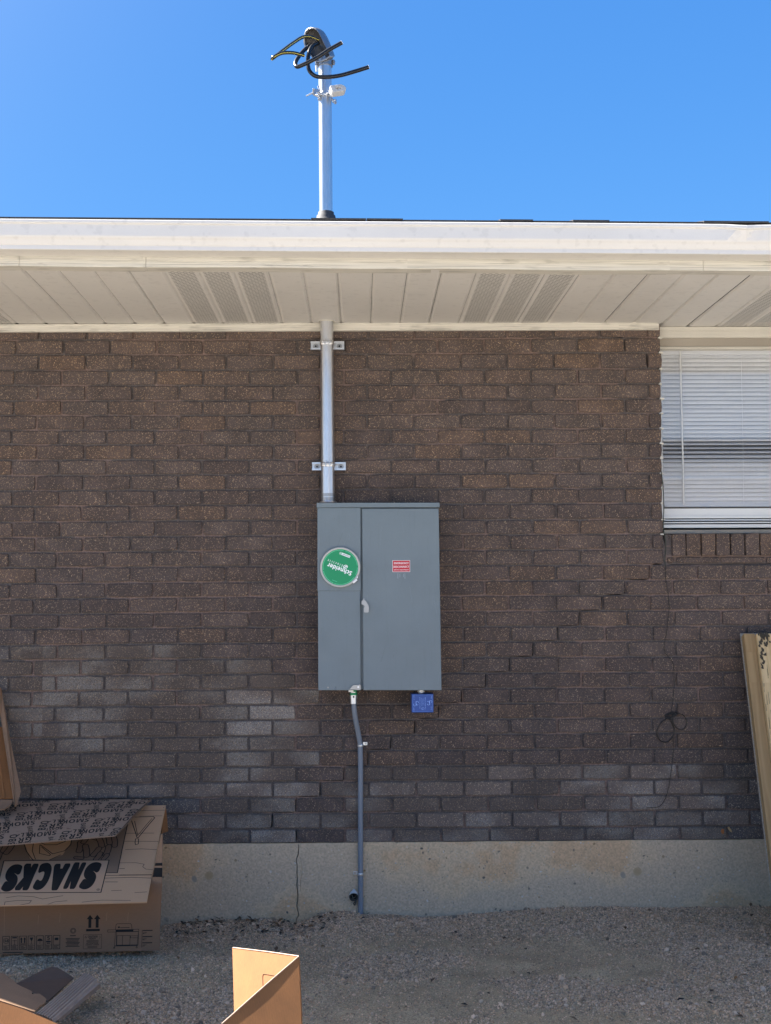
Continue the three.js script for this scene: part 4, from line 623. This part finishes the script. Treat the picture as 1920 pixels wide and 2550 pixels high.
{ // a dry leaf caught on the brick ledge
  const q = (x, y, z) => at(1780 + x / 3.351, 1540 + y / 3.351, z), T = thing('dry_leaf', 'curled orange dead leaf caught on the bottom brick course', 'leaf', [q(100, 1760, 0.004).x, q(100, 1760, 0.004).y, 0.004]), L = g => local(g, T);
  mesh('blade', L(sheet([q(50, 1775, 0.006), q(62, 1800, 0.010), q(78, 1792, 0.012), q(76, 1762, 0.009), q(62, 1755, 0.006)], 0.0008)), std({ rgb: [0.36, 0.12, 0.03] }), T);
  mesh('blade', L(sheet([q(104, 1745, 0.005), q(128, 1780, 0.010), q(148, 1785, 0.012), q(132, 1755, 0.009), q(118, 1735, 0.006)], 0.0008)), std({ rgb: [0.40, 0.26, 0.12] }), T);
  mesh('stem', L(tube([q(70, 1760, 0.006), q(90, 1746, 0.005), q(112, 1742, 0.006)], 0.0007, 16, 5)), M.leaf, T);
}

// ------------------------------------------------------------------ cardboard and lumber
const INK = '#17130f';
{
  const zb = 0.69, o = [0, 1980], k = 3.967, T = thing('grill_carton', 'large brown carton standing open with printed flaps and the word SNACKS upside down', 'carton', [at(200, 2370, zb).x, groundY(-1.2, 0.5) - 0.01, 0.4]), L = g => local(g, T);
  const bl = at(-90, 2378, zb), br = at(397, 2367, zb), tr = at(403, 2200, zb), tl = at(-90, 2203, zb), back = (p, z, dx) => V(p.x + dx, p.y, z);
  const W = 1536, H = 560, X = (sx) => (sx + 90) / 487 * W, Y = (sy) => (sy - 2201) / 171 * H;
  const face = canvasTex(W, H, (g) => {
    g.fillStyle = '#8d6a4e'; g.fillRect(0, 0, W, H); for (let i = 0; i < 9000; i++) { g.fillStyle = `rgba(${rnd() < 0.5 ? '60,40,28' : '190,150,120'},0.05)`; g.fillRect(rnd() * W, rnd() * H, rr(2, 26), rr(1, 3)); }
    const z = (x, y) => [X(o[0] + x / k), Y(o[1] + y / k)], s = (W / 487) / k, rect = (x, y, w, h, fill) => { const [a, b] = z(x, y), [c, d] = z(x + w, y + h); fill ? g.fillRect(a, b, c - a, d - b) : g.strokeRect(a, b, c - a, d - b); }, line = (...p) => { g.beginPath(); p.forEach((q, i) => i ? g.lineTo(...z(...q)) : g.moveTo(...z(...q))); g.stroke(); };
    const text = (t, x, y, h, w, bold = true) => { const [a, b] = z(x, y); g.font = `${bold ? 'bold ' : ''}${Math.round(h * (H / 171) / k)}px sans-serif`; const m = g.measureText(t).width; g.save(); g.translate(a, b); if (w) g.scale(w * s / m, 1); g.fillText(t, 0, 0); g.restore(); };
    g.strokeStyle = 'rgba(205,165,130,0.55)'; g.lineWidth = 2; line([40, 1090], [36, 1560]); for (const [x, y] of [[375, 1180], [588, 1165], [1046, 1160], [1256, 1165]]) line([x, y], [x - 5, y + 90]);
    g.fillStyle = g.strokeStyle = INK; g.lineWidth = 3; 
    for (const x of [880, 952]) { rect(x - 14, 1222, 28, 92, 1); g.beginPath(); g.moveTo(...z(x, 1186)); g.lineTo(...z(x - 32, 1228)); g.lineTo(...z(x + 32, 1228)); g.fill(); } rect(845, 1326, 134, 22, 1);
    const icons = [25, 109, 192, 275, 359, 442, 522]; g.lineWidth = 4; icons.forEach((x, i) => { rect(x, 1384, 66, 132); g.lineWidth = 2.5; line([x, 1476], [x + 66, 1476]); g.lineWidth = 3; const cx = x + 33; if (i === 0) { g.beginPath(); g.arc(...z(cx, 1428), 26 * s, 0, 7); g.stroke(); text('64', cx - 17, 1440, 34); } if (i === 1) { text('ƒ', cx, 1400, 1); line([cx - 22, 1428], [cx + 22, 1428]); line([cx, 1420], [cx, 1468]); line([cx - 16, 1468], [cx + 16, 1468]); rect(x + 10, 1392, 46, 12, 1); } if (i === 2) { rect(cx - 22, 1412, 12, 40, 1); rect(cx + 10, 1412, 12, 40, 1); for (const q of [-16, 16]) { g.beginPath(); g.moveTo(...z(cx + q, 1396)); g.lineTo(...z(cx + q - 13, 1416)); g.lineTo(...z(cx + q + 13, 1416)); g.fill(); } rect(cx - 26, 1458, 52, 8, 1); } if (i === 3) { g.beginPath(); g.moveTo(...z(cx - 18, 1400)); g.lineTo(...z(cx + 18, 1400)); g.lineTo(...z(cx, 1440)); g.fill(); line([cx, 1436], [cx, 1462]); line([cx - 14, 1464], [cx + 14, 1464]); } if (i === 4) { g.beginPath(); g.arc(...z(cx, 1436), 26 * s, Math.PI, 0); g.fill(); line([cx, 1436], [cx, 1464]); } if (i === 5) { text('5', cx - 14, 1428, 52); rect(x + 10, 1436, 46, 12, 1); rect(x + 16, 1454, 34, 8, 1); } if (i === 6) { rect(cx - 16, 1406, 32, 24, 1); line([x + 6, 1418], [x + 60, 1418]); } for (let q = 0; q < 3; q++) rect(x + 9, 1483 + q * 10, 30 + 18 * hash(i, q), 4, 1); g.lineWidth = 4; });
    rect(25, 1538, 200, 9, 1);
    g.lineWidth = 3; g.beginPath(); g.arc(...z(717, 1340), 26 * s, 0, 7); g.stroke(); g.beginPath(); g.arc(...z(717, 1340), 17 * s, 0, 7); g.stroke(); rect(688, 1386, 56, 7, 1); for (let i = 0; i < 7; i++) rect(645 + 6 * (i % 3), 1414 + i * 13, 138 - 12 * (i % 3), 6, 1);
    g.lineWidth = 2; rect(820, 1382, 180, 140); text('CAUTION', 862, 1412, 28, 98); text('HEAVY', 876, 1430, 20, 66); for (let i = 0; i < 2; i++) rect(850, 1437 + i * 11, 120, 4, 1); text('ATTENTION', 850, 1474, 24, 118); text('CHARGE LOURDE', 842, 1490, 18, 132); for (let i = 0; i < 2; i++) rect(862, 1498 + i * 10, 96, 4, 1); line([832, 1414], [842, 1396], [852, 1414], [832, 1414]); line([980, 1396], [985, 1410], [978, 1424]);
    g.lineWidth = 3; const grl = (...p) => line(...p); grl([1133, 1336], [1138, 1290], [1150, 1278], [1280, 1278], [1292, 1292], [1296, 1334]); rect(1058, 1338, 80, 22); rect(1138, 1336, 170, 24, 1); rect(1308, 1336, 56, 22); rect(1146, 1360, 216, 132); rect(1150, 1398, 130, 96); grl([1206, 1398], [1206, 1494]); grl([1280, 1400], [1280, 1496]); rect(1284, 1402, 74, 20); rect(1130, 1496, 228, 7, 1); grl([1134, 1362], [1128, 1520]); grl([1362, 1360], [1350, 1516]); for (const x of [1126, 1348]) { g.beginPath(); g.arc(...z(x, 1518), 7 * s, 0, 7); g.stroke(); } rect(1158, 1306, 18, 14, 1); rect(1180, 1316, 92, 5, 1);
    line([1398, 1344], [1398, 1520]); for (const [y, t] of [[1346, '47"'], [1408, '67"'], [1470, '27"']]) { rect(1404, y, 96, 9, 1); text(t, 1404, y + 40, 26); }
  });
  mesh('front_panel', L(sheet([bl, br, tr, tl], 0.005, true)), std({ map: face, roughness: 0.85 }), T);
  mesh('side_panel', L(sheet([br.clone().add(V(0, 0, -0.006)), back(br, 0.09, -0.17), back(tr, 0.09, -0.17), tr.clone().add(V(0, 0, -0.006))], 0.005)), M.cardShade, T);
  mesh('back_panel', L(sheet([back(br, 0.085, -0.175), back(bl, 0.085, -0.1), back(tl, 0.085, -0.1).setY(0.475), back(tr, 0.085, -0.175).setY(0.475)], 0.005)), M.cardShade, T);
  mesh('corner_panel', L(sheet([at(374.5, 2205, zb - 0.002), at(403.5, 2205, zb - 0.002), at(405, 2078, zb - 0.002), at(400.5, 2078, zb - 0.002)], 0.005)), M.cardShade, T);
  mesh('black_band', L(sheet([at(380, 2184, zb - 0.0012), at(404, 2184, zb - 0.0012), at(404.3, 2161, zb - 0.0012), at(384.5, 2161, zb - 0.0012)], 0.0008)), M.dark, T); mesh('black_band', L(sheet([at(385.5, 2156, zb - 0.0012), at(404.3, 2156, zb - 0.0012), at(404.4, 2149, zb - 0.0012), at(387, 2149, zb - 0.0012)], 0.0008)), M.dark, T);
  // lid sloping forward over the front
  { const q = (sx, sy, z) => at(sx, sy, z), zt = 0.14, zl = 0.83, tR = q(413, 2005, zt), bR = q(365.5, 2246, zl), tL = q(-90, 2013, zt), bL = q(-104, 2257, zl), nl = bR.clone().sub(tR).cross(tL.clone().sub(tR)).normalize();
    const W = 1536, H = 1320, fx = (x, y) => { const h = onPlane(o[0] + x / k, o[1] + y / k, tR, nl), v = (h.z - zt) / (zl - zt), xl = lerp(tL.x, bL.x, v), xr = lerp(tR.x, bR.x, v); return [(h.x - xl) / (xr - xl) * W, v * H]; };
    const print = canvasTex(W, H, (g) => {
      g.fillStyle = '#c79f7a'; g.fillRect(0, 0, W, H); for (let i = 0; i < 5000; i++) { g.fillStyle = `rgba(${rnd() < 0.5 ? '90,60,40' : '235,205,170'},0.06)`; g.fillRect(rnd() * W, rnd() * H, rr(2, 20), rr(1, 3)); }
      g.fillStyle = 'rgba(110,80,58,0.22)'; for (let y = 0; y < H; y += 7) for (let x = (y / 7 % 2) * 4; x < W; x += 8) g.fillRect(x, y, 3, 3);
      const L_ = (pts, w = 6, close = false) => { g.lineWidth = w; g.beginPath(); pts.forEach((p, i) => i ? g.lineTo(...fx(...p)) : g.moveTo(...fx(...p))); if (close) g.closePath(); g.stroke(); }, F = (pts, c) => { g.fillStyle = c; g.beginPath(); pts.forEach((p, i) => i ? g.lineTo(...fx(...p)) : g.moveTo(...fx(...p))); g.closePath(); g.fill(); };
      g.strokeStyle = INK; g.lineJoin = g.lineCap = 'round';
      for (const l of [[[1380, 155], [1640, 150]], [[1220, 465], [1570, 465]], [[1180, 795], [1510, 792]], [[1035, 800], [1510, 795]], [[1240, 385], [1520, 382]], [[1240, 548], [1400, 540], [1560, 548]], [[1380, 212], [1600, 208]], [[1030, 826], [1300, 818], [1510, 826]], [[1180, 735], [1230, 733]], [[1040, 862], [1160, 862]]]) L_(l, 5);
      L_([[1180, 678], [1340, 676], [1425, 690], [1410, 715], [1440, 738], [1510, 744]], 4); L_([[60, 1008], [180, 992], [330, 1000], [420, 1022], [620, 992]], 4); L_([[40, 1085], [50, 1048], [180, 1034], [310, 1036], [290, 1062], [150, 1086]], 4); L_([[810, 1054], [900, 1045], [1000, 1036], [1290, 1040]], 4); L_([[1100, 946], [1200, 942]], 4); L_([[1330, 966], [1450, 958]], 4); L_([[450, 1080], [540, 1050], [660, 1040]], 4);
      F([[-500, 250], [1270, 250], [1160, 774], [-500, 774]], '#8a6c54'); g.fillStyle = 'rgba(40,28,20,0.30)'; for (let y = 0; y < H * 0.66; y += 6) for (let x = (y / 6 % 2) * 3; x < W * 0.83; x += 6) g.fillRect(x, y, 2, 2); L_([[1270, 250], [1160, 774], [1050, 774]], 7);
      F([[240, 480], [300, 640], [480, 650], [620, 600], [710, 470], [700, 420], [300, 430]], '#c89a72'); L_([[235, 480], [260, 560], [310, 630], [330, 650]], 7); L_([[330, 490], [320, 560], [350, 640]], 6); L_([[380, 470], [450, 500], [560, 500], [640, 470], [670, 440]], 7); L_([[400, 500], [520, 590], [640, 560], [700, 500], [708, 440]], 7); L_([[395, 500], [390, 585], [490, 608], [500, 596], [410, 520]], 6); L_([[490, 648], [600, 600]], 6);
      const saus = (x, y, a, l, w) => { const c = Math.cos(a) * l, d = Math.sin(a) * l; g.strokeStyle = INK; L_([[x - c, y - d], [x + 6 * Math.sin(a), y], [x + c, y + d]], (w + 12) * 0.78); g.strokeStyle = '#7c5f4b'; L_([[x - c, y - d], [x + 6 * Math.sin(a), y], [x + c, y + d]], (w - 4) * 0.78); g.strokeStyle = INK; };
      for (const s of [[790, 520, 1.75, 44, 58], [850, 560, 1.45, 48, 58], [840, 450, 2.1, 30, 50], [920, 430, 0.3, 40, 48], [990, 470, 1.2, 46, 56], [950, 570, 2.3, 44, 54], [1060, 560, 1.9, 46, 56], [1075, 440, 1.35, 44, 56], [1130, 470, 1.5, 42, 50], [970, 615, 2.2, 36, 50], [1040, 620, 2.3, 26, 46], [780, 630, 0.1, 30, 40], [50, 520, 2.0, 46, 56], [90, 540, 2.2, 46, 54], [-20, 620, 2.0, 40, 54]]) saus(...s);
      L_([[1300, 260], [1355, 430], [1365, 430], [1528, 228], [1515, 216], [1310, 222]], 7); L_([[1330, 262], [1360, 408], [1500, 236]], 5); L_([[1340, 440], [1370, 440], [1366, 492], [1340, 500], [1334, 480]], 6, true);
      F([[40, 655], [1078, 652], [997, 962], [-40, 962]], '#c39a78'); L_([[40, 655], [1078, 652], [997, 962], [-40, 962]], 8, true);
      const [cx, cy] = fx(505, 806); g.save(); g.translate(cx, cy); g.rotate(Math.PI); g.transform(1, 0, -0.16, 1, 0, 0); g.fillStyle = INK; g.textAlign = 'center'; g.textBaseline = 'middle'; g.font = 'bold 260px sans-serif'; const ch = [...'SNACKS'], wd = W / 503 / k * 1000; ch.forEach((c, i) => { const m = g.measureText(c).width, w = wd / 6.15; g.save(); g.translate((i - 2.5) * w, 4 + 7 * Math.sin(i * 2.3)); g.rotate(0.05 * Math.sin(i * 1.9)); g.scale(w * 0.80 / m, 1.42); g.strokeStyle = INK; g.lineWidth = 46; g.fillText(c, 0, 0); g.strokeText(c, 0, 0); g.restore(); }); g.restore();
      g.save(); g.translate(...fx(970, 935)); g.rotate(Math.PI); g.strokeStyle = INK; g.lineWidth = 3; g.beginPath(); g.arc(0, 0, 11, 0, 7); g.stroke(); g.fillStyle = INK; g.font = 'bold 15px sans-serif'; g.fillText('R', -5, 5); g.restore();
    });
    mesh('printed_flap', L(sheet([bL, bR, tR, tL], 0.005, true, 0.006)), std({ map: print, roughness: 0.85 }), T); }
  { // patterned inner flap folded down over it
    const tL = at(-110, 1998, 0.10), tR = at(376, 1989, 0.10), bR = at(288, 2080, 0.62), bL = at(-125, 2115, 0.74), W = 1536, H = 1200;
    const pat = canvasTex(W, H, (g) => {
      g.fillStyle = '#a98c74'; g.fillRect(0, 0, W, H); g.fillStyle = INK; g.strokeStyle = 'rgba(60,44,34,0.55)'; g.lineWidth = 3; for (let i = 0; i < 170; i++) { const x = rnd() * W, y = rnd() * H; g.beginPath(); g.moveTo(x, y); g.bezierCurveTo(x + rr(-50, 50), y + rr(-20, 20), x + rr(-50, 50), y + rr(-30, 30), x + rr(-70, 70), y + rr(-30, 30)); g.stroke(); }
      g.fillStyle = 'rgba(120,84,72,0.5)'; for (let i = 0; i < 40; i++) { g.beginPath(); g.ellipse(rnd() * W, rnd() * H, rr(14, 36), rr(8, 18), rnd() * 3, 0, 7); g.fill(); } g.fillStyle = INK;
      const put = (t, x, y, h, a, w) => { g.save(); g.translate(x, y); g.rotate(a); g.textAlign = 'center'; g.textBaseline = 'middle'; g.font = `bold ${h}px sans-serif`; const m = g.measureText(t).width; g.scale(w / m, 1); g.fillText(t, 0, 0); g.restore(); };
      for (let r = -1; r < 5; r++) for (let c = -1; c < 5; c++) { const x = c * 470 + (r % 2 ? 235 : 0) + 60, y = r * 290 + 130; put('SMOKE', x + 40, y + 30, 140, Math.PI - 0.10, 280); put('BBQ', x + 265, y + 110, 96, Math.PI * 1.5, 250); put('GR', x + 380, y + 130, 150, Math.PI, 130); put('ILL', x + 375, y + 10, 120, Math.PI, 110); put('ROAST', x + 140, y - 80, 76, Math.PI - 0.08, 150); put('BAKE', x + 160, y + 190, 62, Math.PI / 2 - 0.2, 170); }
    });
    mesh('patterned_flap', L(sheet([bL, bR, tR, tL], 0.005, true, 0.012)), std({ map: pat, roughness: 0.85 }), T);
    const zf = (p, z) => p.clone(); mesh('flap_corner', L(sheet([at(403, 2076, 0.30), at(419, 2070, 0.22), at(414, 2014, 0.15), at(408, 2010, 0.16)], 0.005)), M.card, T); }
}
{ // narrow carton leaning against the wall on top of it
  const k = 5.82, q = (x, y, z) => at(x / k, 1680 + y / k, z), T = thing('leaning_carton', 'narrow flattened brown carton leaning on the wall behind the printed carton', 'carton', [q(100, 1900, 0.3).x, q(100, 1900, 0.3).y, 0.3]), L = g => local(g, T);
  mesh('side_panel', L(sheet([q(215, 1880, 0.34), q(240, 1912, 0.33), q(305, 1690, 0.27), q(150, 950, 0.13), q(45, 500, 0.05), q(20, 200, 0.02), q(0, 180, 0.02), q(-10, 180, 0.04), q(20, 600, 0.10), q(120, 1250, 0.22)], 0.005)), M.cardShade, T);
  mesh('inner_panel', L(sheet([q(-500, 1800, 0.34), q(190, 1795, 0.31), q(120, 1300, 0.20), q(35, 760, 0.095), q(-500, 700, 0.10)], 0.005)), M.card, T);
  mesh('inner_crease', L(sheet([q(45, 1792, 0.322), q(72, 1792, 0.322), q(-20, 1150, 0.20), q(-40, 1150, 0.20)], 0.004)), M.card, T);
  mesh('upper_panel', L(sheet([q(-500, 585, 0.085), q(28, 580, 0.085), q(16, 200, 0.03), q(-500, 190, 0.03)], 0.005)), M.card, T);
  mesh('base_disc', L(sheet([q(-300, 1960, 0.40), q(60, 1950, 0.40), q(160, 1880, 0.36), q(190, 1815, 0.32), q(-300, 1800, 0.32)], 0.005)), M.cardShade, T);
}
{ // sheets lying on the gravel
  const k = 5.206, q = (x, y, h) => onY(x / k, 2380 + y / k, h);
  { const P = [[205, 360, 0.05], [620, 590, 0.045], [955, 285, 0.03], [830, 200, 0.045], [740, 150, 0.06], [660, 142, 0.06], [540, 190, 0.05]].map(p => q(...p)); const T = mesh('brown_sheet', sheet(P, 0.004), M.brownSheet); tag(T, 'dark brown bent sheet lying on gravel beside the ribbed sheet', 'sheet'); }
  { const A = q(455, 745, 0.055), B = q(1090, 220, 0.055), C = q(1262, 312, 0.060), D = q(690, 838, 0.060), E = q(768, 862, 0.012), F = q(1306, 412, 0.012), C2 = q(1303, 352, 0.045), N = 96, pos = [], uv = [];
    const top = (i, s) => { const u = i / N, p = (s ? B.clone().lerp(C, u) : A.clone().lerp(D, u)); p.y += (-0.011 * Math.pow(Math.max(0, Math.cos(u * Math.PI * 2 * 7)), 2)) + 0.004 * Math.sin(u * 3.1); return p; };
    for (let i = 0; i < N; i++) for (const [a, s] of [[i, 0], [i + 1, 0], [i + 1, 1], [i, 0], [i + 1, 1], [i, 1]]) { const p = top(a, s); pos.push(p.x, p.y, p.z); uv.push(a / N * 0.3, s * 0.5); }
    const R = [[top(N, 0), top(N, 1)], [E.clone().lerp(D, 0.35).setY(0.05), C2], [E, F], [E.clone().add(V(-0.05, 0, -0.01)), F.clone().add(V(-0.05, 0, -0.02))]];
    for (let i = 0; i < R.length - 1; i++) for (const [a, s] of [[i, 0], [i + 1, 0], [i + 1, 1], [i, 0], [i + 1, 1], [i, 1]]) { const p = R[a][s]; pos.push(p.x, p.y, p.z); uv.push(0.3 + a * 0.05, s * 0.5); }
    tag(mesh('ribbed_sheet', raw(pos, uv), M.ribbed), 'tan ribbed sheet with a folded edge lying on the gravel', 'sheet'); }
}
{ // open carton standing in the sun, only one torn corner of its lid in the picture
  const k = 7.573, q = (x, y, z) => at(560 + x / k, 2320 + y / k, z);
  const A = q(140, 300, 2.13), B = q(1392, 462, 2.26), Abot = q(196, 2300, 2.31), Bbot = q(1470, 2300, 2.47), D = q(-60, 1740, 2.52);
  const T = thing('open_carton', 'tan carton standing in sunlight with a lifted folded lid corner', 'carton', [(A.x + B.x) / 2, 0, 2.45]), L = g => local(g, T);
  mesh('rear_flap', L(sheet([Abot, Bbot, B, A], 0.0045)), M.card, T);
  const D2 = q(-900, 2300, 2.62);
  mesh('front_flap', L(sheet([D2, Bbot.clone().add(V(0, 0, 0.004)), q(1440, 1600, 2.39), B.clone().add(V(0, 0, 0.003)), D], 0.0045)), M.card, T);
  mesh('cut_edge', L(tube([A.clone().lerp(B, 0.01), A.clone().lerp(B, 0.5).add(V(0, 0.001, 0)), B], 0.0016, 30, 6)), M.ribbed, T); mesh('cut_edge', L(tube([B.clone().add(V(0, 0, 0.002)), B.clone().lerp(D, 0.5).add(V(0, 0.0012, 0.001)), D], 0.0016, 30, 6)), M.ribbed, T);
  const y0 = -0.015, y1 = Abot.y + 0.01, x0 = Abot.x - 0.06, x1 = Bbot.x + 0.002, z0 = 2.34, z1 = 2.72; mesh('body', L(join([box2([x0, y0, z0], [x1, y1 - 0.01, z0 + 0.005]), box2([x0, y0, z1 - 0.005], [x1, y1 - 0.05, z1]), box2([x0, y0, z0 + 0.0055], [x0 + 0.005, y1 - 0.05, z1 - 0.0055]), box2([x1 - 0.005, y0, z0 + 0.0055], [x1, y1 - 0.05, z1 - 0.0055])])), M.card, T);
  const s = [q(718, 1040, 0), q(715, 830, 0), q(722, 806, 0), q(740, 802, 0), q(965, 835, 0)], n = Abot.clone().sub(A).cross(B.clone().sub(A)).normalize(), pl = (x, y) => onPlane(560 + x / k, 2320 + y / k, A, n).addScaledVector(n, 0.0006); mesh('cut_line', L(tube([pl(720, 1200), pl(717, 1040), pl(714, 840), pl(722, 808), pl(744, 802), pl(965, 835), pl(1050, 845)], 0.0010, 60, 5)), std({ rgb: [0.16, 0.07, 0.025] }), T);
}
{ // second carton at the edge of the picture
  const k = 5.206, q = (x, y, z) => at(x / k, 2380 + y / k, z), T0 = q(-500, 440, 2.08), T1 = q(300, 692, 2.095), T2 = q(765, 890, 2.11);
  const T = thing('low_carton', 'low tan carton with a torn flap turned outwards beside the sheets on the gravel', 'carton', [T0.x, 0, 2.2]), L = g => local(g, T), dn = (p, d, h) => V(p.x, h, p.z + d);
  mesh('rear_wall', L(sheet([dn(T0, 0.16, 0.0), dn(T2, 0.16, 0.0), T2, T1, T0], 0.0045)), M.card, T);
  const P = q(0, 240, 1.80), n = T2.clone().sub(T0).cross(P.clone().sub(T0)).normalize(), f = (x, y) => onPlane(x / k, 2380 + y / k, T0, n);
  mesh('torn_flap', L(sheet([f(-490, 445), f(0, 592), f(300, 688), f(440, 735), f(510, 660), f(580, 620), f(600, 570), f(510, 500), f(405, 505), f(415, 470), f(215, 378), f(200, 350), f(60, 245), f(-490, 60)].map(p => p.add(V(0, 0.001, -0.004))), 0.0045)), M.cardShade, T);
  mesh('front_wall', L(sheet([dn(T0, 0.5, 0.0), dn(T2, 0.5, 0.0), dn(T2, 0.5, 0.1), dn(T0, 0.5, 0.1)], 0.0045)), M.card, T);
}
{ // lumber leaning on the wall at the right
  const t0 = at(1850, 1578, 0.075), zAt = (y) => lerp(0.075, 0.62, clamp((t0.y - y) / (t0.y + 0.01), 0, 1)); let b = at(1919, 2150, 0.5); for (let i = 0; i < 8; i++) b = at(1919, 2150, zAt(b.y));
  const s = (b.x - t0.x) / (t0.y - b.y), T = thing('leaning_lumber', 'weathered plank frame leaning on the brick wall below the window', 'lumber', [t0.x + s * t0.y, 0, 0.6]), L = g => local(g, T);
  const P = (y, dx, dz = 0) => V(t0.x + s * (t0.y - y) + dx, y, zAt(y) + dz), yb = -0.012;
  const plank = (name, d0, d1, dz, t, m, y0 = yb, y1 = t0.y) => { const g = sheet([P(y0, d0, dz), P(y0, d1, dz), P(y1, d1, dz), P(y1, d0, dz)], t); return mesh(name, L(g), m, T); };
  plank('backing_sheet', -0.0, 0.62, -0.040, 0.009, M.weathered);
  plank('edge_stud', 0.003, 0.052, 0.0, 0.038, M.lumber);
  plank('face_board', 0.0535, 0.30, 0.024, 0.05, M.paleWood);
  plank('face_board', 0.304, 0.60, 0.022, 0.05, M.paleWood);
  plank('cross_cleat', 0.006, 0.0525, 0.0015, 0.002, M.lumber, t0.y - 0.078, t0.y - 0.003);
  // bark left at the head of the face board
  const bark = []; for (let i = 0; i < 46; i++) { const y = t0.y - Math.abs(rr(0, 1) * rr(0, 1)) * 0.16 - 0.006, dx = 0.056 + rr(0, 1) * rr(0.02, 0.07) * (1 - (t0.y - y) * 4), a = P(y, dx, 0.0255); bark.push(sheet([a, a.clone().add(V(rr(0.004, 0.010), -0.001, 0.0006)), a.clone().add(V(rr(0.003, 0.008), rr(0.006, 0.022), -0.001)), a.clone().add(V(-rr(0.001, 0.004), rr(0.004, 0.014), -0.001))], 0.0015)); }
  const cuts = []; for (let i = 0; i < 26; i++) { const y = t0.y - rr(0.1, 0.6), a = P(y, 0.055 + rr(0, 0.05), 0.0245), l = rr(0.01, 0.05); cuts.push(sheet([a, a.clone().add(V(0.0014, 0, 0)), P(y + l, a.x - P(y, 0).x + 0.001, 0.0248), P(y + l, a.x - P(y, 0).x, 0.0248)], 0.001)); }
  mesh('bark', L(join([...bark, ...cuts])), std({ rgb: [0.06, 0.05, 0.035], roughness: 0.95 }), T).userData.kind = 'stuff';
}
// ------------------------------------------------------------------ house across the yard, mirrored in the window glass
{
  const T = thing('neighbour_house', 'pale house with a dark low roof across the yard, mirrored in the window', 'house', [4, 0, 13]), L = g => local(g, T);
  mesh('wall', L(box2([3.4, -0.2, 13], [14, 3.15, 17])), std({ rgb: [0.50, 0.47, 0.42], roughness: 0.9 }), T);
  mesh('roof', L(sheet([V(2.9, 4.0, 16.2), V(14.6, 4.0, 16.2), V(14.6, 3.12, 12.3), V(2.9, 3.12, 12.3)].reverse(), 0.12)), M.shingle, T);
}
renderer.render(scene, camera);
